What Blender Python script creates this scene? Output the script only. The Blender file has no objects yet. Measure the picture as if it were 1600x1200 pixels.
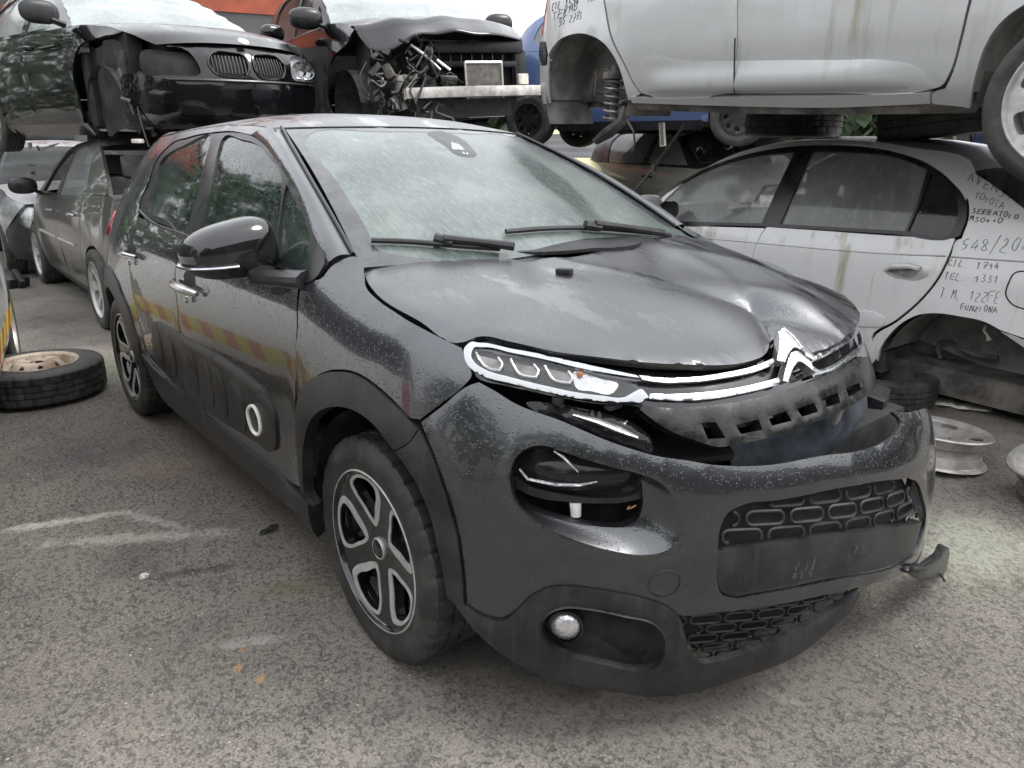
import bpy, bmesh, math, random
import numpy as np
from mathutils import Vector, Matrix, geometry
rad = math.radians
random.seed(4); RNG = np.random.default_rng(4)
SC = bpy.context.scene; COL = SC.collection
# ---------------------------------------------------------------- camera
CAM = np.array([1.5983, -1.6805, 1.334]); YAW, PIT, ROL = 2.4463, .3034, .0047; FPX = 1157.9
_f = np.array([math.cos(YAW)*math.cos(PIT), math.sin(YAW)*math.cos(PIT), -math.sin(PIT)])
_r = np.cross(_f, [0, 0, 1]); _r /= np.linalg.norm(_r); _u = np.cross(_r, _f)
CR = _r*math.cos(ROL)+_u*math.sin(ROL); CU = -_r*math.sin(ROL)+_u*math.cos(ROL); CF = _f
cam_d = bpy.data.cameras.new('Camera'); cam = bpy.data.objects.new('Camera', cam_d); COL.objects.link(cam)
cam.matrix_world = Matrix(((CR[0], CU[0], -CF[0], CAM[0]), (CR[1], CU[1], -CF[1], CAM[1]), (CR[2], CU[2], -CF[2], CAM[2]), (0, 0, 0, 1)))
cam_d.sensor_width = 36; cam_d.lens = FPX/1600*36; cam_d.clip_start = .05; cam_d.clip_end = 2000
SC.camera = cam
# ---------------------------------------------------------------- world, sun, exposure
W = bpy.data.worlds.new('World'); SC.world = W; W.use_nodes = True
wt = W.node_tree; wt.nodes.clear()
wo = wt.nodes.new('ShaderNodeOutputWorld'); bg = wt.nodes.new('ShaderNodeBackground')
sky = wt.nodes.new('ShaderNodeTexSky'); sky.sky_type = 'NISHITA'; sky.sun_disc = False
sky.sun_elevation = rad(52); sky.sun_rotation = rad(40); sky.air_density = 1.0; sky.dust_density = 4; sky.ozone_density = 1
# overcast: the sky's blue is washed out and the cloud deck evens out its brightness
hs = wt.nodes.new('ShaderNodeHueSaturation'); hs.inputs['Saturation'].default_value = .10
mixw = wt.nodes.new('ShaderNodeMixRGB'); mixw.inputs[0].default_value = .78
tcw = wt.nodes.new('ShaderNodeTexCoord'); sepw = wt.nodes.new('ShaderNodeSeparateXYZ')
rampw = wt.nodes.new('ShaderNodeValToRGB')
rampw.color_ramp.elements[0].position = .0; rampw.color_ramp.elements[0].color = (7.2, 7.35, 7.6, 1)
rampw.color_ramp.elements[1].position = 1.; rampw.color_ramp.elements[1].color = (11.5, 11.8, 12.3, 1)
nzw = wt.nodes.new('ShaderNodeTexNoise'); nzw.inputs['Scale'].default_value = 2.2; nzw.inputs['Detail'].default_value = 5
mulw = wt.nodes.new('ShaderNodeMixRGB'); mulw.blend_type = 'MULTIPLY'; mulw.inputs[0].default_value = .35
wt.links.new(tcw.outputs['Generated'], sepw.inputs[0]); wt.links.new(sepw.outputs['Z'], rampw.inputs[0])
wt.links.new(tcw.outputs['Generated'], nzw.inputs['Vector'])
wt.links.new(rampw.outputs[0], mulw.inputs[1]); wt.links.new(nzw.outputs['Fac'], mulw.inputs[2])
wt.links.new(sky.outputs[0], hs.inputs['Color']); wt.links.new(hs.outputs[0], mixw.inputs[1]); wt.links.new(mulw.outputs[0], mixw.inputs[2])
wt.links.new(mixw.outputs[0], bg.inputs[0]); bg.inputs[1].default_value = .10
wt.links.new(bg.outputs[0], wo.inputs[0])
sun_d = bpy.data.lights.new('Sun', 'SUN'); sun_d.energy = .9; sun_d.angle = rad(20); sun_d.color = (1, .975, .94)
sun = bpy.data.objects.new('Sun', sun_d); COL.objects.link(sun)
sun.rotation_euler = (rad(38), 0, rad(180-40)); sun.location = (0, 0, 20)
SC.view_settings.view_transform = 'Standard'; SC.view_settings.look = 'None'
SC.view_settings.exposure = 1.38; SC.view_settings.gamma = 1
# ---------------------------------------------------------------- numeric helpers
def pchip(x, xs, ys):
    xs = np.asarray(xs, float); ys = np.asarray(ys, float); x = np.asarray(x, float)
    h = np.diff(xs); dl = np.diff(ys)/h
    m = np.zeros(len(xs)); m[0] = dl[0]; m[-1] = dl[-1]
    for i in range(1, len(xs)-1):
        if dl[i-1]*dl[i] > 0:
            w1 = 2*h[i]+h[i-1]; w2 = h[i]+2*h[i-1]; m[i] = (w1+w2)/(w1/dl[i-1]+w2/dl[i])
    k = np.clip(np.searchsorted(xs, x)-1, 0, len(xs)-2)
    t = (x-xs[k])/h[k]; tc = np.clip(t, 0, 1)
    h00 = 2*tc**3-3*tc**2+1; h10 = tc**3-2*tc**2+tc; h01 = -2*tc**3+3*tc**2; h11 = tc**3-tc**2
    y = h00*ys[k]+h10*h[k]*m[k]+h01*ys[k+1]+h11*h[k]*m[k+1]
    y = y+np.where(t < 0, (x-xs[0])*m[0], 0)+np.where(t > 1, (x-xs[-1])*m[-1], 0)
    return y
def sstep(e0, e1, x):
    t = np.clip((x-e0)/(e1-e0), 0, 1); return t*t*(3-2*t)
def crom(P, n=8, closed=True):
    """smooth polyline through points; a point given with a third entry 1 is a corner"""
    P = [tuple(q) for q in P]; N = len(P); out = []
    rng = range(N) if closed else range(N-1)
    for i in rng:
        p1 = np.array(P[i][:2], float); p2 = np.array(P[(i+1) % N][:2], float)
        c1 = len(P[i]) > 2; c2 = len(P[(i+1) % N]) > 2
        p0 = np.array(P[(i-1) % N][:2], float) if (closed or i > 0) else p1
        p3 = np.array(P[(i+2) % N][:2], float) if (closed or i < N-2) else p2
        L = np.linalg.norm(p2-p1)+1e-9
        def tang(a, b, c):
            la = np.linalg.norm(b-a)+1e-9; lc = np.linalg.norm(c-b)+1e-9
            return ((b-a)/la*lc+(c-b)/lc*la)/(la+lc)*L if la > 1e-6 and lc > 1e-6 else (p2-p1)
        m1 = (p2-p1) if c1 else tang(p0, p1, p2); m2 = (p2-p1) if c2 else tang(p1, p2, p3)
        for j in range(n):
            t = j/n
            out.append((2*t**3-3*t**2+1)*p1+(t**3-2*t**2+t)*m1+(-2*t**3+3*t**2)*p2+(t**3-t**2)*m2)
    if not closed: out.append(np.array(P[-1][:2], float))
    return np.array(out)
def resample(P, step, closed=True):
    P = np.array([tuple(q)[:2] if len(P[0]) < 3 or any(len(r) == 2 for r in P) else tuple(q) for q in P], float); Q = [P[0]]; n = len(P)
    for i in range(n if closed else n-1):
        a = P[i]; b = P[(i+1) % n]; k = max(1, int(math.ceil(np.linalg.norm(b-a)/step)))
        for j in range(1, k+1):
            Q.append(a+(b-a)*j/k)
    if closed: Q = Q[:-1]
    R = [Q[0]]
    for q in Q[1:]:
        if np.linalg.norm(q-R[-1]) > step*.12: R.append(q)
    if closed and np.linalg.norm(R[-1]-R[0]) < step*.12: R.pop()
    return np.array(R)
def inpoly(pts, poly):
    pts = np.asarray(pts); x = pts[:, 0]; y = pts[:, 1]; c = np.zeros(len(pts), bool)
    n = len(poly); j = n-1
    for i in range(n):
        xi, yi = poly[i]; xj, yj = poly[j]
        if yi != yj:
            c ^= ((yi > y) != (yj > y)) & (x < (xj-xi)*(y-yi)/(yj-yi)+xi)
        j = i
    return c
def inset(poly, d):
    """move a closed 2D outline inwards by d"""
    P = np.asarray(poly, float); A = .5*np.sum(P[:, 0]*np.roll(P[:, 1], -1)-np.roll(P[:, 0], -1)*P[:, 1])
    s = 1 if A > 0 else -1
    a = np.roll(P, 1, 0); b = np.roll(P, -1, 0)
    t1 = P-a; t2 = b-P
    t1 /= np.linalg.norm(t1, axis=1)[:, None]+1e-9; t2 /= np.linalg.norm(t2, axis=1)[:, None]+1e-9
    n1 = np.stack([-t1[:, 1], t1[:, 0]], 1)*s; n2 = np.stack([-t2[:, 1], t2[:, 0]], 1)*s
    n = n1+n2; k = np.linalg.norm(n, axis=1)[:, None]+1e-9; n = n/k
    c = np.clip(np.sum(n*n1, 1), .45, 1)[:, None]
    return P+n*d/c
def proj(P):
    d = np.asarray(P, float)-CAM; z = d@CF
    return np.stack([800+FPX*(d@CR)/z, 600-FPX*(d@CU)/z], -1)
def ray(x, y):
    d = CF*FPX+CR*(x-800)-CU*(y-600); return d/np.linalg.norm(d)
def on(x, y, ax, v):
    d = ray(x, y); return CAM+d*(v-CAM[ax])/d[ax]
ID = np.eye(4)
def xf(M, P):
    P = np.asarray(P, float); return P@M[:3, :3].T+M[:3, 3]
def mat4(loc=(0, 0, 0), yaw=0, pitch=0, roll=0):
    """yaw about z, then nose-down pitch about y, then roll about x"""
    return np.array(Matrix.Translation(loc)@Matrix.Rotation(yaw, 4, 'Z')@Matrix.Rotation(pitch, 4, 'Y')@Matrix.Rotation(roll, 4, 'X'))
class Surf:
    """f(a,b)->xyz over a domain; M places it in the world"""
    def __init__(s, f, dom, M=ID, flip=False): s.f = f; s.dom = dom; s.M = M; s.flip = flip; s.cache = None
    def __call__(s, ab):
        ab = np.asarray(ab, float).reshape(-1, 2); return s.f(ab[:, 0], ab[:, 1])
    def normal(s, ab):
        ab = np.asarray(ab, float).reshape(-1, 2); e = 2e-3
        du = s.f(ab[:, 0]+e, ab[:, 1])-s.f(ab[:, 0]-e, ab[:, 1]); dv = s.f(ab[:, 0], ab[:, 1]+e)-s.f(ab[:, 0], ab[:, 1]-e)
        n = np.cross(du, dv); n /= np.linalg.norm(n, axis=1)[:, None]+1e-12
        return -n if s.flip else n
    def off(s, d):
        """the same surface moved outwards by d"""
        return Surf(lambda a, b: s(np.stack([a, b], -1))+s.normal(np.stack([a, b], -1))*d, s.dom, s.M, s.flip)
    def trace(s, px, prep=None):
        px = np.asarray([q[:2] for q in px], float)
        if s.cache is None:
            a = np.linspace(s.dom[0], s.dom[1], 260); b = np.linspace(s.dom[2], s.dom[3], 110)
            A, B = np.meshgrid(a, b, indexing='ij'); ab = np.stack([A.ravel(), B.ravel()], -1)
            P = xf(s.M, s(ab)); N = s.normal(ab)@s.M[:3, :3].T
            ok = (np.sum(N*(CAM-P), 1) > 0) & (((P-CAM)@CF) > .2)
            s.cache = (ab[ok], proj(P[ok]))
        ab, q = s.cache; out = []
        for p in px:
            k = np.argmin(((q-p)**2).sum(1)); g = ab[k].copy(); best = g.copy(); be = 1e9
            for it in range(12):
                e = 1e-3; T = np.array([g, g+[e, 0], g+[0, e]]); c = proj(xf(s.M, s(T)))
                r = p-c[0]; er = np.linalg.norm(r)
                if er < be: be = er; best = g.copy()
                if er < .02: break
                J = np.stack([(c[1]-c[0])/e, (c[2]-c[0])/e], 1)
                d = np.linalg.solve(J.T@J+1e-4*np.eye(2)*np.trace(J.T@J), J.T@r)
                g = g+np.clip(d, -.1, .1)
            if np.linalg.norm(best-ab[k]) > .25: best = ab[k]
            out.append(best)
        return np.array(out)
    def sm(s, px, n=6, closed=True):
        """trace a smooth outline"""
        ab = s.trace(px); return crom([tuple(a)+((1,) if len(q) > 2 else ()) for a, q in zip(ab, px)], n, closed)
# ---------------------------------------------------------------- object helpers
def link(name, me, parent=None, mats=()):
    o = bpy.data.objects.new(name, me); COL.objects.link(o)
    for m in (mats if isinstance(mats, (list, tuple)) else [mats]): me.materials.append(m)
    if parent is not None: o.parent = parent
    return o
def tag(o, label=None, cat=None, group=None, kind=None):
    if label: o['label'] = label
    if cat: o['category'] = cat
    if group: o['group'] = group
    if kind: o['kind'] = kind
    return o
def thing(name, label, cat, M=ID, group=None):
    o = bpy.data.objects.new(name, None); COL.objects.link(o); o.empty_display_size = .2
    o.matrix_world = Matrix(np.asarray(M).tolist()); return tag(o, label, cat, group)
def smooth_by(me, ang=35):
    me.polygons.foreach_set('use_smooth', [True]*len(me.polygons))
    try: me.set_sharp_from_angle(angle=rad(ang))
    except Exception: pass
class MB:
    """collects shapes, links them as one mesh"""
    def __init__(s): s.v = []; s.f = []; s.mi = []; s.m = 0
    def add(s, V, F, M=None):
        k = len(s.v)
        if M is not None: V = xf(M, V)
        s.v += [tuple(map(float, q)) for q in V]; s.f += [tuple(int(i)+k for i in f) for f in F]; s.mi += [s.m]*len(F); return s
    def box(s, c, d, M=None, bev=0.0):
        x, y, z = c; a, b, h = d[0]/2, d[1]/2, d[2]/2
        if bev <= 0:
            V = [(x+i*a, y+j*b, z+k*h) for i in (-1, 1) for j in (-1, 1) for k in (-1, 1)]
            F = [(0, 1, 3, 2), (4, 6, 7, 5), (0, 4, 5, 1), (2, 3, 7, 6), (0, 2, 6, 4), (1, 5, 7, 3)]
            return s.add(V, F, M)
        bm = bmesh.new(); bmesh.ops.create_cube(bm, size=1)
        for v in bm.verts: v.co = (v.co.x*d[0], v.co.y*d[1], v.co.z*d[2])
        bmesh.ops.bevel(bm, geom=bm.edges[:], offset=min(bev, .49*min(d)), segments=2, profile=.7, affect='EDGES')
        V = [(v.co.x+x, v.co.y+y, v.co.z+z) for v in bm.verts]; F = [[v.index for v in f.verts] for f in bm.faces]; bm.free()
        return s.add(V, F, M)
    def tube(s, P, r, n=8, closed=False, M=None, cap=True, flat=1.0):
        P = [np.array(p, float) for p in P]; N = len(P); V = []; F = []
        rr = r if hasattr(r, '__len__') else [r]*N; prev = None
        for i in range(N):
            a = P[(i-1) % N] if (closed or i > 0) else P[i]; b = P[(i+1) % N] if (closed or i < N-1) else P[i]
            t = b-a; t = t/(np.linalg.norm(t)+1e-9)
            if prev is None:
                up = np.array([0, 0, 1.]) if abs(t[2]) < .9 else np.array([1., 0, 0])
                nn = np.cross(t, up)
            else: nn = prev-t*(prev@t)
            nn /= np.linalg.norm(nn)+1e-9; prev = nn; bb = np.cross(t, nn)
            for k in range(n):
                w = 2*math.pi*k/n; V.append(P[i]+(nn*math.cos(w)+bb*math.sin(w)*flat)*rr[i])
        for i in range(N if closed else N-1):
            for k in range(n):
                F.append((i*n+k, i*n+(k+1) % n, ((i+1) % N)*n+(k+1) % n, ((i+1) % N)*n+k))
        if cap and not closed: F.append(tuple(range(n-1, -1, -1))); F.append(tuple((N-1)*n+k for k in range(n)))
        return s.add(V, F, M)
    def lathe(s, prof, n=48, M=None, closed=False, rfun=None):
        """profile of (radius, axial); axis is local y"""
        V = []; F = []; K = len(prof)
        for i in range(n):
            w = 2*math.pi*i/n
            for j, (r, y) in enumerate(prof):
                rr = rfun(i, j, r) if rfun else r
                V.append((rr*math.cos(w), y, rr*math.sin(w)))
        for i in range(n):
            for j in range(K if closed else K-1):
                F.append((i*K+j, i*K+(j+1) % K, ((i+1) % n)*K+(j+1) % K, ((i+1) % n)*K+j))
        return s.add(V, F, M)
    def grid(s, P, M=None):
        P = np.asarray(P); a, b = P.shape[:2]; V = P.reshape(-1, 3)
        F = [(i*b+j, (i+1)*b+j, (i+1)*b+j+1, i*b+j+1) for i in range(a-1) for j in range(b-1)]
        return s.add(V, F, M)
    def prism(s, poly, z0, z1, M=None):
        n = len(poly); V = [(p[0], p[1], z0) for p in poly]+[(p[0], p[1], z1) for p in poly]
        F = [tuple(range(n-1, -1, -1)), tuple(range(n, 2*n))]+[(i, (i+1) % n, n+(i+1) % n, n+i) for i in range(n)]
        return s.add(V, F, M)
    def build(s, name, mat, parent=None, ang=35, bevel=0):
        me = bpy.data.meshes.new(name); me.from_pydata(s.v, [], s.f); 
        bm = bmesh.new(); bm.from_mesh(me); bmesh.ops.recalc_face_normals(bm, faces=bm.faces[:]); bm.to_mesh(me); bm.free()
        o = link(name, me, parent, mat)
        if isinstance(mat, (list, tuple)): me.polygons.foreach_set('material_index', s.mi)
        smooth_by(me, ang)
        if bevel:
            b = o.modifiers.new('bevel', 'BEVEL'); b.width = bevel; b.segments = 2; b.limit_method = 'ANGLE'; b.angle_limit = rad(40)
        return o
def panel_data(surf, outline, holes=(), grid=.04, thick=.012, drop=.0015, rot=.35):
    O = resample(outline, grid*.8); H = [resample(h, grid*.8) for h in holes]
    lo = O.min(0); hi = O.max(0); pts = []
    nx = int((hi[0]-lo[0])/grid)+2; ny = int((hi[1]-lo[1])/(grid*.87))+2
    gx, gy = np.meshgrid(np.arange(nx), np.arange(ny), indexing='ij')
    G = np.stack([lo[0]+(gx+.5*(gy % 2))*grid, lo[1]+(gy+.5)*grid*.87], -1).reshape(-1, 2)
    ok = inpoly(G, O)
    for h in H: ok &= ~inpoly(G, h)
    G = G[ok]
    B = np.concatenate([O]+H)
    if len(G):
        d = np.full(len(G), 1e9)
        for b in B: d = np.minimum(d, ((G-b)**2).sum(1))
        G = G[d > (grid*.55)**2]
    loops = []; k = 0; edges = []
    for L in [O]+H:
        n = len(L); loops.append(list(range(k, k+n))); edges += [(k+i, k+(i+1) % n) for i in range(n)]; k += n
    pts = np.concatenate([B, G]) if len(G) else B
    r = geometry.delaunay_2d_cdt([Vector(q) for q in pts.tolist()], edges, [], 0, 1e-6)
    V2 = np.array([tuple(v) for v in r[0]]); T = np.array([f for f in r[2] if len(f) == 3])
    c = V2[T].mean(1); ok = inpoly(c, O)
    for h in H: ok &= ~inpoly(c, h)
    T = T[ok]
    # boundary edges from the triangles themselves
    P = surf(V2); N = surf.normal(V2)
    cnt = {}
    for t in T:
        for i in range(3):
            e = (t[i], t[(i+1) % 3]); k2 = (min(e), max(e)); cnt.setdefault(k2, []).append(e)
    be = [v[0] for v in cnt.values() if len(v) == 1]; bv = sorted({i for e in be for i in e})
    # triangle winding follows the outward normal
    fn = np.cross(P[T[:, 1]]-P[T[:, 0]], P[T[:, 2]]-P[T[:, 0]]); sg = np.sum(fn*N[T[:, 0]], 1) < 0
    T2 = T.copy(); T2[sg] = T2[sg][:, ::-1]
    F = [tuple(t) for t in T2]
    Pt = P.copy()
    for i in bv: Pt[i] = P[i]-N[i]*drop
    V = [tuple(p) for p in Pt]
    if thick > 0:
        m = {}
        for i in bv: m[i] = len(V); V.append(tuple(P[i]-N[i]*thick))
        flip = dict()
        for t in F:
            for i in range(3): flip[(t[i], t[(i+1) % 3])] = 1
        for a, b in be:
            if (a, b) not in flip: a, b = b, a
            F.append((b, a, m[a], m[b]))
    return V, F
def panel(name, surf, outline, mat, parent, holes=(), grid=.04, thick=.012, drop=.0015, ang=50, label=None):
    V, F = panel_data(surf, outline, holes, grid, thick, drop)
    me = bpy.data.meshes.new(name); me.from_pydata(V, [], F); me.validate()
    o = link(name, me, parent, mat); smooth_by(me, ang)
    if label: o['label'] = label
    return o
def mirror_copy(o, parent=None):
    me = o.data.copy(); me.transform(Matrix.Scale(-1, 4, (0, 1, 0))); me.flip_normals()
    c = bpy.data.objects.new(o.name.split('.')[0], me); COL.objects.link(c); c.parent = parent or o.parent
    return c
def place(o, M): o.matrix_local = Matrix(np.asarray(M).tolist()); return o
def copy_tree(o, parent=None):
    c = o.copy(); COL.objects.link(c)
    if parent is not None: c.parent = parent
    for ch in list(o.children): copy_tree(ch, c)
    return c
class Body:
    """car shell: plan curve run from the rear centre along the right side to the front centre, offset inwards by height"""
    def __init__(s, plan, profs, flares=(), left=False):
        P = crom([(x, y) for x, y in plan], 24, closed=False)
        d = np.concatenate([[0], np.cumsum(np.linalg.norm(np.diff(P, axis=0), axis=1))])
        s.U = d[-1]; s.du = d; s.P = P
        T = np.gradient(P, d, axis=0); T /= np.linalg.norm(T, axis=1)[:, None]
        s.N = np.stack([T[:, 1], -T[:, 0]], 1)      # outward on the right side
        s.keys = [(s.u_of(x, front), np.array(z), np.array(dd)) for x, front, z, dd in profs]
        s.keys.sort(key=lambda q: q[0]); s.flares = flares
    def u_of(s, x, front=None):
        i = np.argmax(np.abs(s.P[:, 1])) 
        if front is None or front:
            j = len(s.P)//2
        X = s.P[:, 0]
        k = np.argmin(np.abs(X-x)); return s.du[k]
    def u_y(s, y):
        """arc position on the front end at signed y (negative: right half)"""
        h = len(s.P)//2; Y = s.P[h:, 1]; k = np.argmin(np.abs(Y+abs(y))); u = s.du[h:][k]
        return u if y <= 0 else 2*s.U-u
    def f(s, u, z):
        u = np.asarray(u, float); z = np.asarray(z, float)
        left = (u > s.U) | (u < 0); ur = np.where(u < 0, -u, np.where(u > s.U, 2*s.U-u, u)); ur = np.clip(ur, 0, s.U)
        px = np.interp(ur, s.du, s.P[:, 0]); py = np.interp(ur, s.du, s.P[:, 1])
        nx = np.interp(ur, s.du, s.N[:, 0]); ny = np.interp(ur, s.du, s.N[:, 1])
        d = np.zeros_like(ur); ks = s.keys
        D = [pchip(z, k[1], k[2]) for k in ks]
        d = np.where(ur <= ks[0][0], D[0], d); d = np.where(ur >= ks[-1][0], D[-1], d)
        for i in range(len(ks)-1):
            m = (ur > ks[i][0]) & (ur <= ks[i+1][0]); t = sstep(ks[i][0], ks[i+1][0], ur)
            d = np.where(m, D[i]*(1-t)+D[i+1]*t, d)
        x = px-nx*d; y = py-ny*d
        for (cx, cz, r0, r1, h) in s.flares:
            r = np.sqrt((px-cx)**2+(z-cz)**2); w = h*(1-sstep(r0, r1, r)); x = x+nx*w; y = y+ny*w
        return np.stack([x, np.where(left, -y, y), z], -1)
    def surf(s, M=ID, dom=None): return Surf(s.f, dom or (0, 2*s.U, .05, 1.5), M)
# ---------------------------------------------------------------- materials
class NT:
    def __init__(s, name):
        s.m = bpy.data.materials.new(name); s.m.use_nodes = True; s.t = s.m.node_tree; s.t.nodes.clear()
        s.out = s.n('ShaderNodeOutputMaterial'); s.p = s.n('ShaderNodeBsdfPrincipled'); s.l(s.p.outputs[0], s.out.inputs[0])
        s.tc = s.n('ShaderNodeTexCoord')
    def n(s, t, **k):
        o = s.t.nodes.new(t)
        for a, b in k.items(): setattr(o, a, b)
        return o
    def l(s, a, b): s.t.links.new(a, b)
    def vec(s, scale=(1, 1, 1), src='Object', rot=(0, 0, 0)):
        mp = s.n('ShaderNodeMapping'); mp.inputs['Scale'].default_value = scale; mp.inputs['Rotation'].default_value = rot
        s.l(s.tc.outputs[src], mp.inputs[0]); return mp.outputs[0]
    def noise(s, scale, detail=4, rough=.55, vec=None, dist=0):
        o = s.n('ShaderNodeTexNoise'); o.inputs['Scale'].default_value = scale; o.inputs['Detail'].default_value = detail
        o.inputs['Roughness'].default_value = rough; o.inputs['Distortion'].default_value = dist
        s.l(vec if vec is not None else s.tc.outputs['Object'], o.inputs['Vector']); return o.outputs['Fac']
    def vor(s, scale, vec=None, feat='F1', out='Distance'):
        o = s.n('ShaderNodeTexVoronoi'); o.feature = feat; o.inputs['Scale'].default_value = scale
        s.l(vec if vec is not None else s.tc.outputs['Object'], o.inputs['Vector']); return o.outputs[out]
    def ramp(s, f, lo, hi, a=0., b=1.):
        o = s.n('ShaderNodeMapRange'); o.interpolation_type = 'SMOOTHSTEP'
        for i, v in enumerate((lo, hi, a, b)): o.inputs[i+1].default_value = v
        s.l(f, o.inputs[0]); return o.outputs[0]
    def math(s, op, a, b=None):
        o = s.n('ShaderNodeMath', operation=op)
        for i, v in enumerate((a, b)):
            if v is None: continue
            if isinstance(v, (int, float)): o.inputs[i].default_value = v
            else: s.l(v, o.inputs[i])
        return o.outputs[0]
    def mix(s, f, a, b):
        o = s.n('ShaderNodeMixRGB')
        for i, v in enumerate((f, a, b)):
            if isinstance(v, (int, float)): o.inputs[i].default_value = v if i == 0 else (v, v, v, 1)
            elif isinstance(v, (tuple, list)): o.inputs[i].default_value = (*v[:3], 1)
            else: s.l(v, o.inputs[i])
        return o.outputs[0]
    def set(s, **k):
        for a, v in k.items():
            i = s.p.inputs[a.replace('_', ' ')]
            if isinstance(v, (tuple, list)): i.default_value = (*v[:3], 1)
            elif isinstance(v, (int, float)): i.default_value = v
            else: s.l(v, i)
        return s
    def bump(s, h, strength=.3, dist=.01):
        o = s.n('ShaderNodeBump'); o.inputs['Strength'].default_value = strength; o.inputs['Distance'].default_value = dist
        s.l(h, o.inputs['Height']); s.l(o.outputs[0], s.p.inputs['Normal']); return s
def up_mask(nt):
    g = nt.n('ShaderNodeNewGeometry'); sp = nt.n('ShaderNodeSeparateXYZ'); nt.l(g.outputs['Normal'], sp.inputs[0])
    return nt.ramp(sp.outputs['Z'], .5, .93)
def paint(name, col, metal=.0, rough=.32, dirt=(.10, .095, .085), amount=.35, coat=1., drops=.5, streak=.5, grime=None, coat_rough=.06):
    """car paint under rain: clear coat, run marks down the sides, beads and films of water on what faces up"""
    t = NT(name); up = up_mask(t)
    big = t.noise(3.1, 5, .6); fine = t.noise(34, 3, .6)
    st = t.noise(1, 4, .6, t.vec((42, 42, 1.3))); stm = t.math('MULTIPLY', t.ramp(st, .55, .72), t.math('SUBTRACT', 1., up))
    film = t.ramp(t.noise(2.2, 7, .72, t.vec((1, 2.6, 1), rot=(0, 0, .5))), .50, .62)
    d = t.math('MULTIPLY', t.ramp(t.math('ADD', t.math('MULTIPLY', big, .65), t.math('MULTIPLY', fine, .35)), .46, .7), amount)
    d = t.math('ADD', d, t.math('MULTIPLY', stm, streak*.35))
    c = t.mix(d, col, dirt)
    if grime:
        gm = t.noise(1, 4, .65, t.vec((9, 9, .7))); sp = t.n('ShaderNodeSeparateXYZ'); t.l(t.tc.outputs['Object'], sp.inputs[0])
        g2 = t.math('MULTIPLY', t.ramp(gm, .52, .70), t.ramp(t.noise(1.3, 3), .42, .60)); c = t.mix(t.math('MULTIPLY', g2, .7), c, grime)
    bead = t.ramp(t.vor(150), .0, .42, 1., 0.); sel = t.ramp(t.noise(90, 2), .44, .56); bead = t.math('MULTIPLY', bead, sel)
    bead2 = t.math('MULTIPLY', t.ramp(t.vor(70, t.vec((1, 1, .45))), .0, .22, 1., 0.), t.ramp(t.noise(11, 3), .5, .62))
    wet = t.math('MULTIPLY', film, up)
    h = t.math('ADD', t.math('MULTIPLY', bead, t.ramp(wet, 0, 1, 1., .25)), t.math('MULTIPLY', bead2, .6))
    r = t.math('ADD', rough, t.math('MULTIPLY', d, .35)); r = t.math('ADD', r, t.math('MULTIPLY', t.math('MULTIPLY', up, t.ramp(wet, 0, 1, .16, .0)), 1.))
    cr = t.math('ADD', t.math('ADD', coat_rough, t.math('MULTIPLY', d, .18)), t.math('MULTIPLY', up, t.ramp(film, 0, 1, .32, .15)))
    t.set(Base_Color=c, Metallic=metal, Roughness=r, Coat_Weight=coat, Coat_Roughness=cr)
    b = t.n('ShaderNodeBump'); b.inputs['Strength'].default_value = drops; b.inputs['Distance'].default_value = .0014
    t.l(h, b.inputs['Height']); t.l(b.outputs[0], t.p.inputs['Normal']); t.l(b.outputs[0], t.p.inputs['Coat Normal']); return t.m
def plain(name, col, rough=.5, metal=0., var=.25, scale=9., col2=None, bumps=.15, bscale=60, coat=0., spec=.5, streak=0.):
    t = NT(name); n1 = t.noise(scale, 5, .65); f = t.ramp(n1, .35, .7)
    c2 = col2 or tuple(min(1, q*(1+var*1.6)+.01*var) for q in col)
    c = t.mix(f, col, c2)
    if streak:
        st = t.noise(1, 4, .6, t.vec((38, 38, 1.6))); c = t.mix(t.math('MULTIPLY', t.ramp(st, .52, .7), streak), c, tuple(q*2.2+.03 for q in col))
    t.set(Base_Color=c, Roughness=t.math('ADD', rough, t.math('MULTIPLY', t.math('SUBTRACT', n1, .5), .35)), Metallic=metal, Coat_Weight=coat, Specular_IOR_Level=spec)
    if bumps: t.bump(t.noise(bscale, 3), bumps, .004)
    return t.m
def glass(name, tint=(.02, .025, .024), alpha=.55, rough=.03, fog=(.2, .24, .22), fogamt=.0, drops=.4, spots=.3):
    """wet car window: dark tinted or misted body that lets part of what is behind through, under a sharp reflection"""
    t = NT(name); up = up_mask(t)
    f = t.ramp(t.noise(2.4, 5, .6), .3, .75); st = t.ramp(t.noise(1, 4, .6, t.vec((30, 30, 1.6))), .5, .75)
    f2 = t.math('MULTIPLY', t.math('ADD', t.math('MULTIPLY', f, .6), t.math('MULTIPLY', st, .5)), fogamt)
    sp = t.math('MULTIPLY', t.ramp(t.vor(75), .05, .3, 1., 0.), t.ramp(t.noise(60, 2), .5, .6))
    c = t.mix(f2, tint, fog); c = t.mix(t.math('MULTIPLY', sp, spots), c, tuple(min(1, q*1.8+.05) for q in fog))
    t.set(Base_Color=c, Roughness=t.math('ADD', rough, t.math('MULTIPLY', f2, .25)), Coat_Weight=.15, Coat_Roughness=.02, Specular_IOR_Level=.5)
    a = t.math('ADD', alpha, t.math('MULTIPLY', f2, .5)); t.l(a, t.p.inputs['Alpha'])
    t.bump(t.math('ADD', t.ramp(t.vor(85), 0, .4, 1., 0.), 0.), drops, .0015); return t.m
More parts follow.
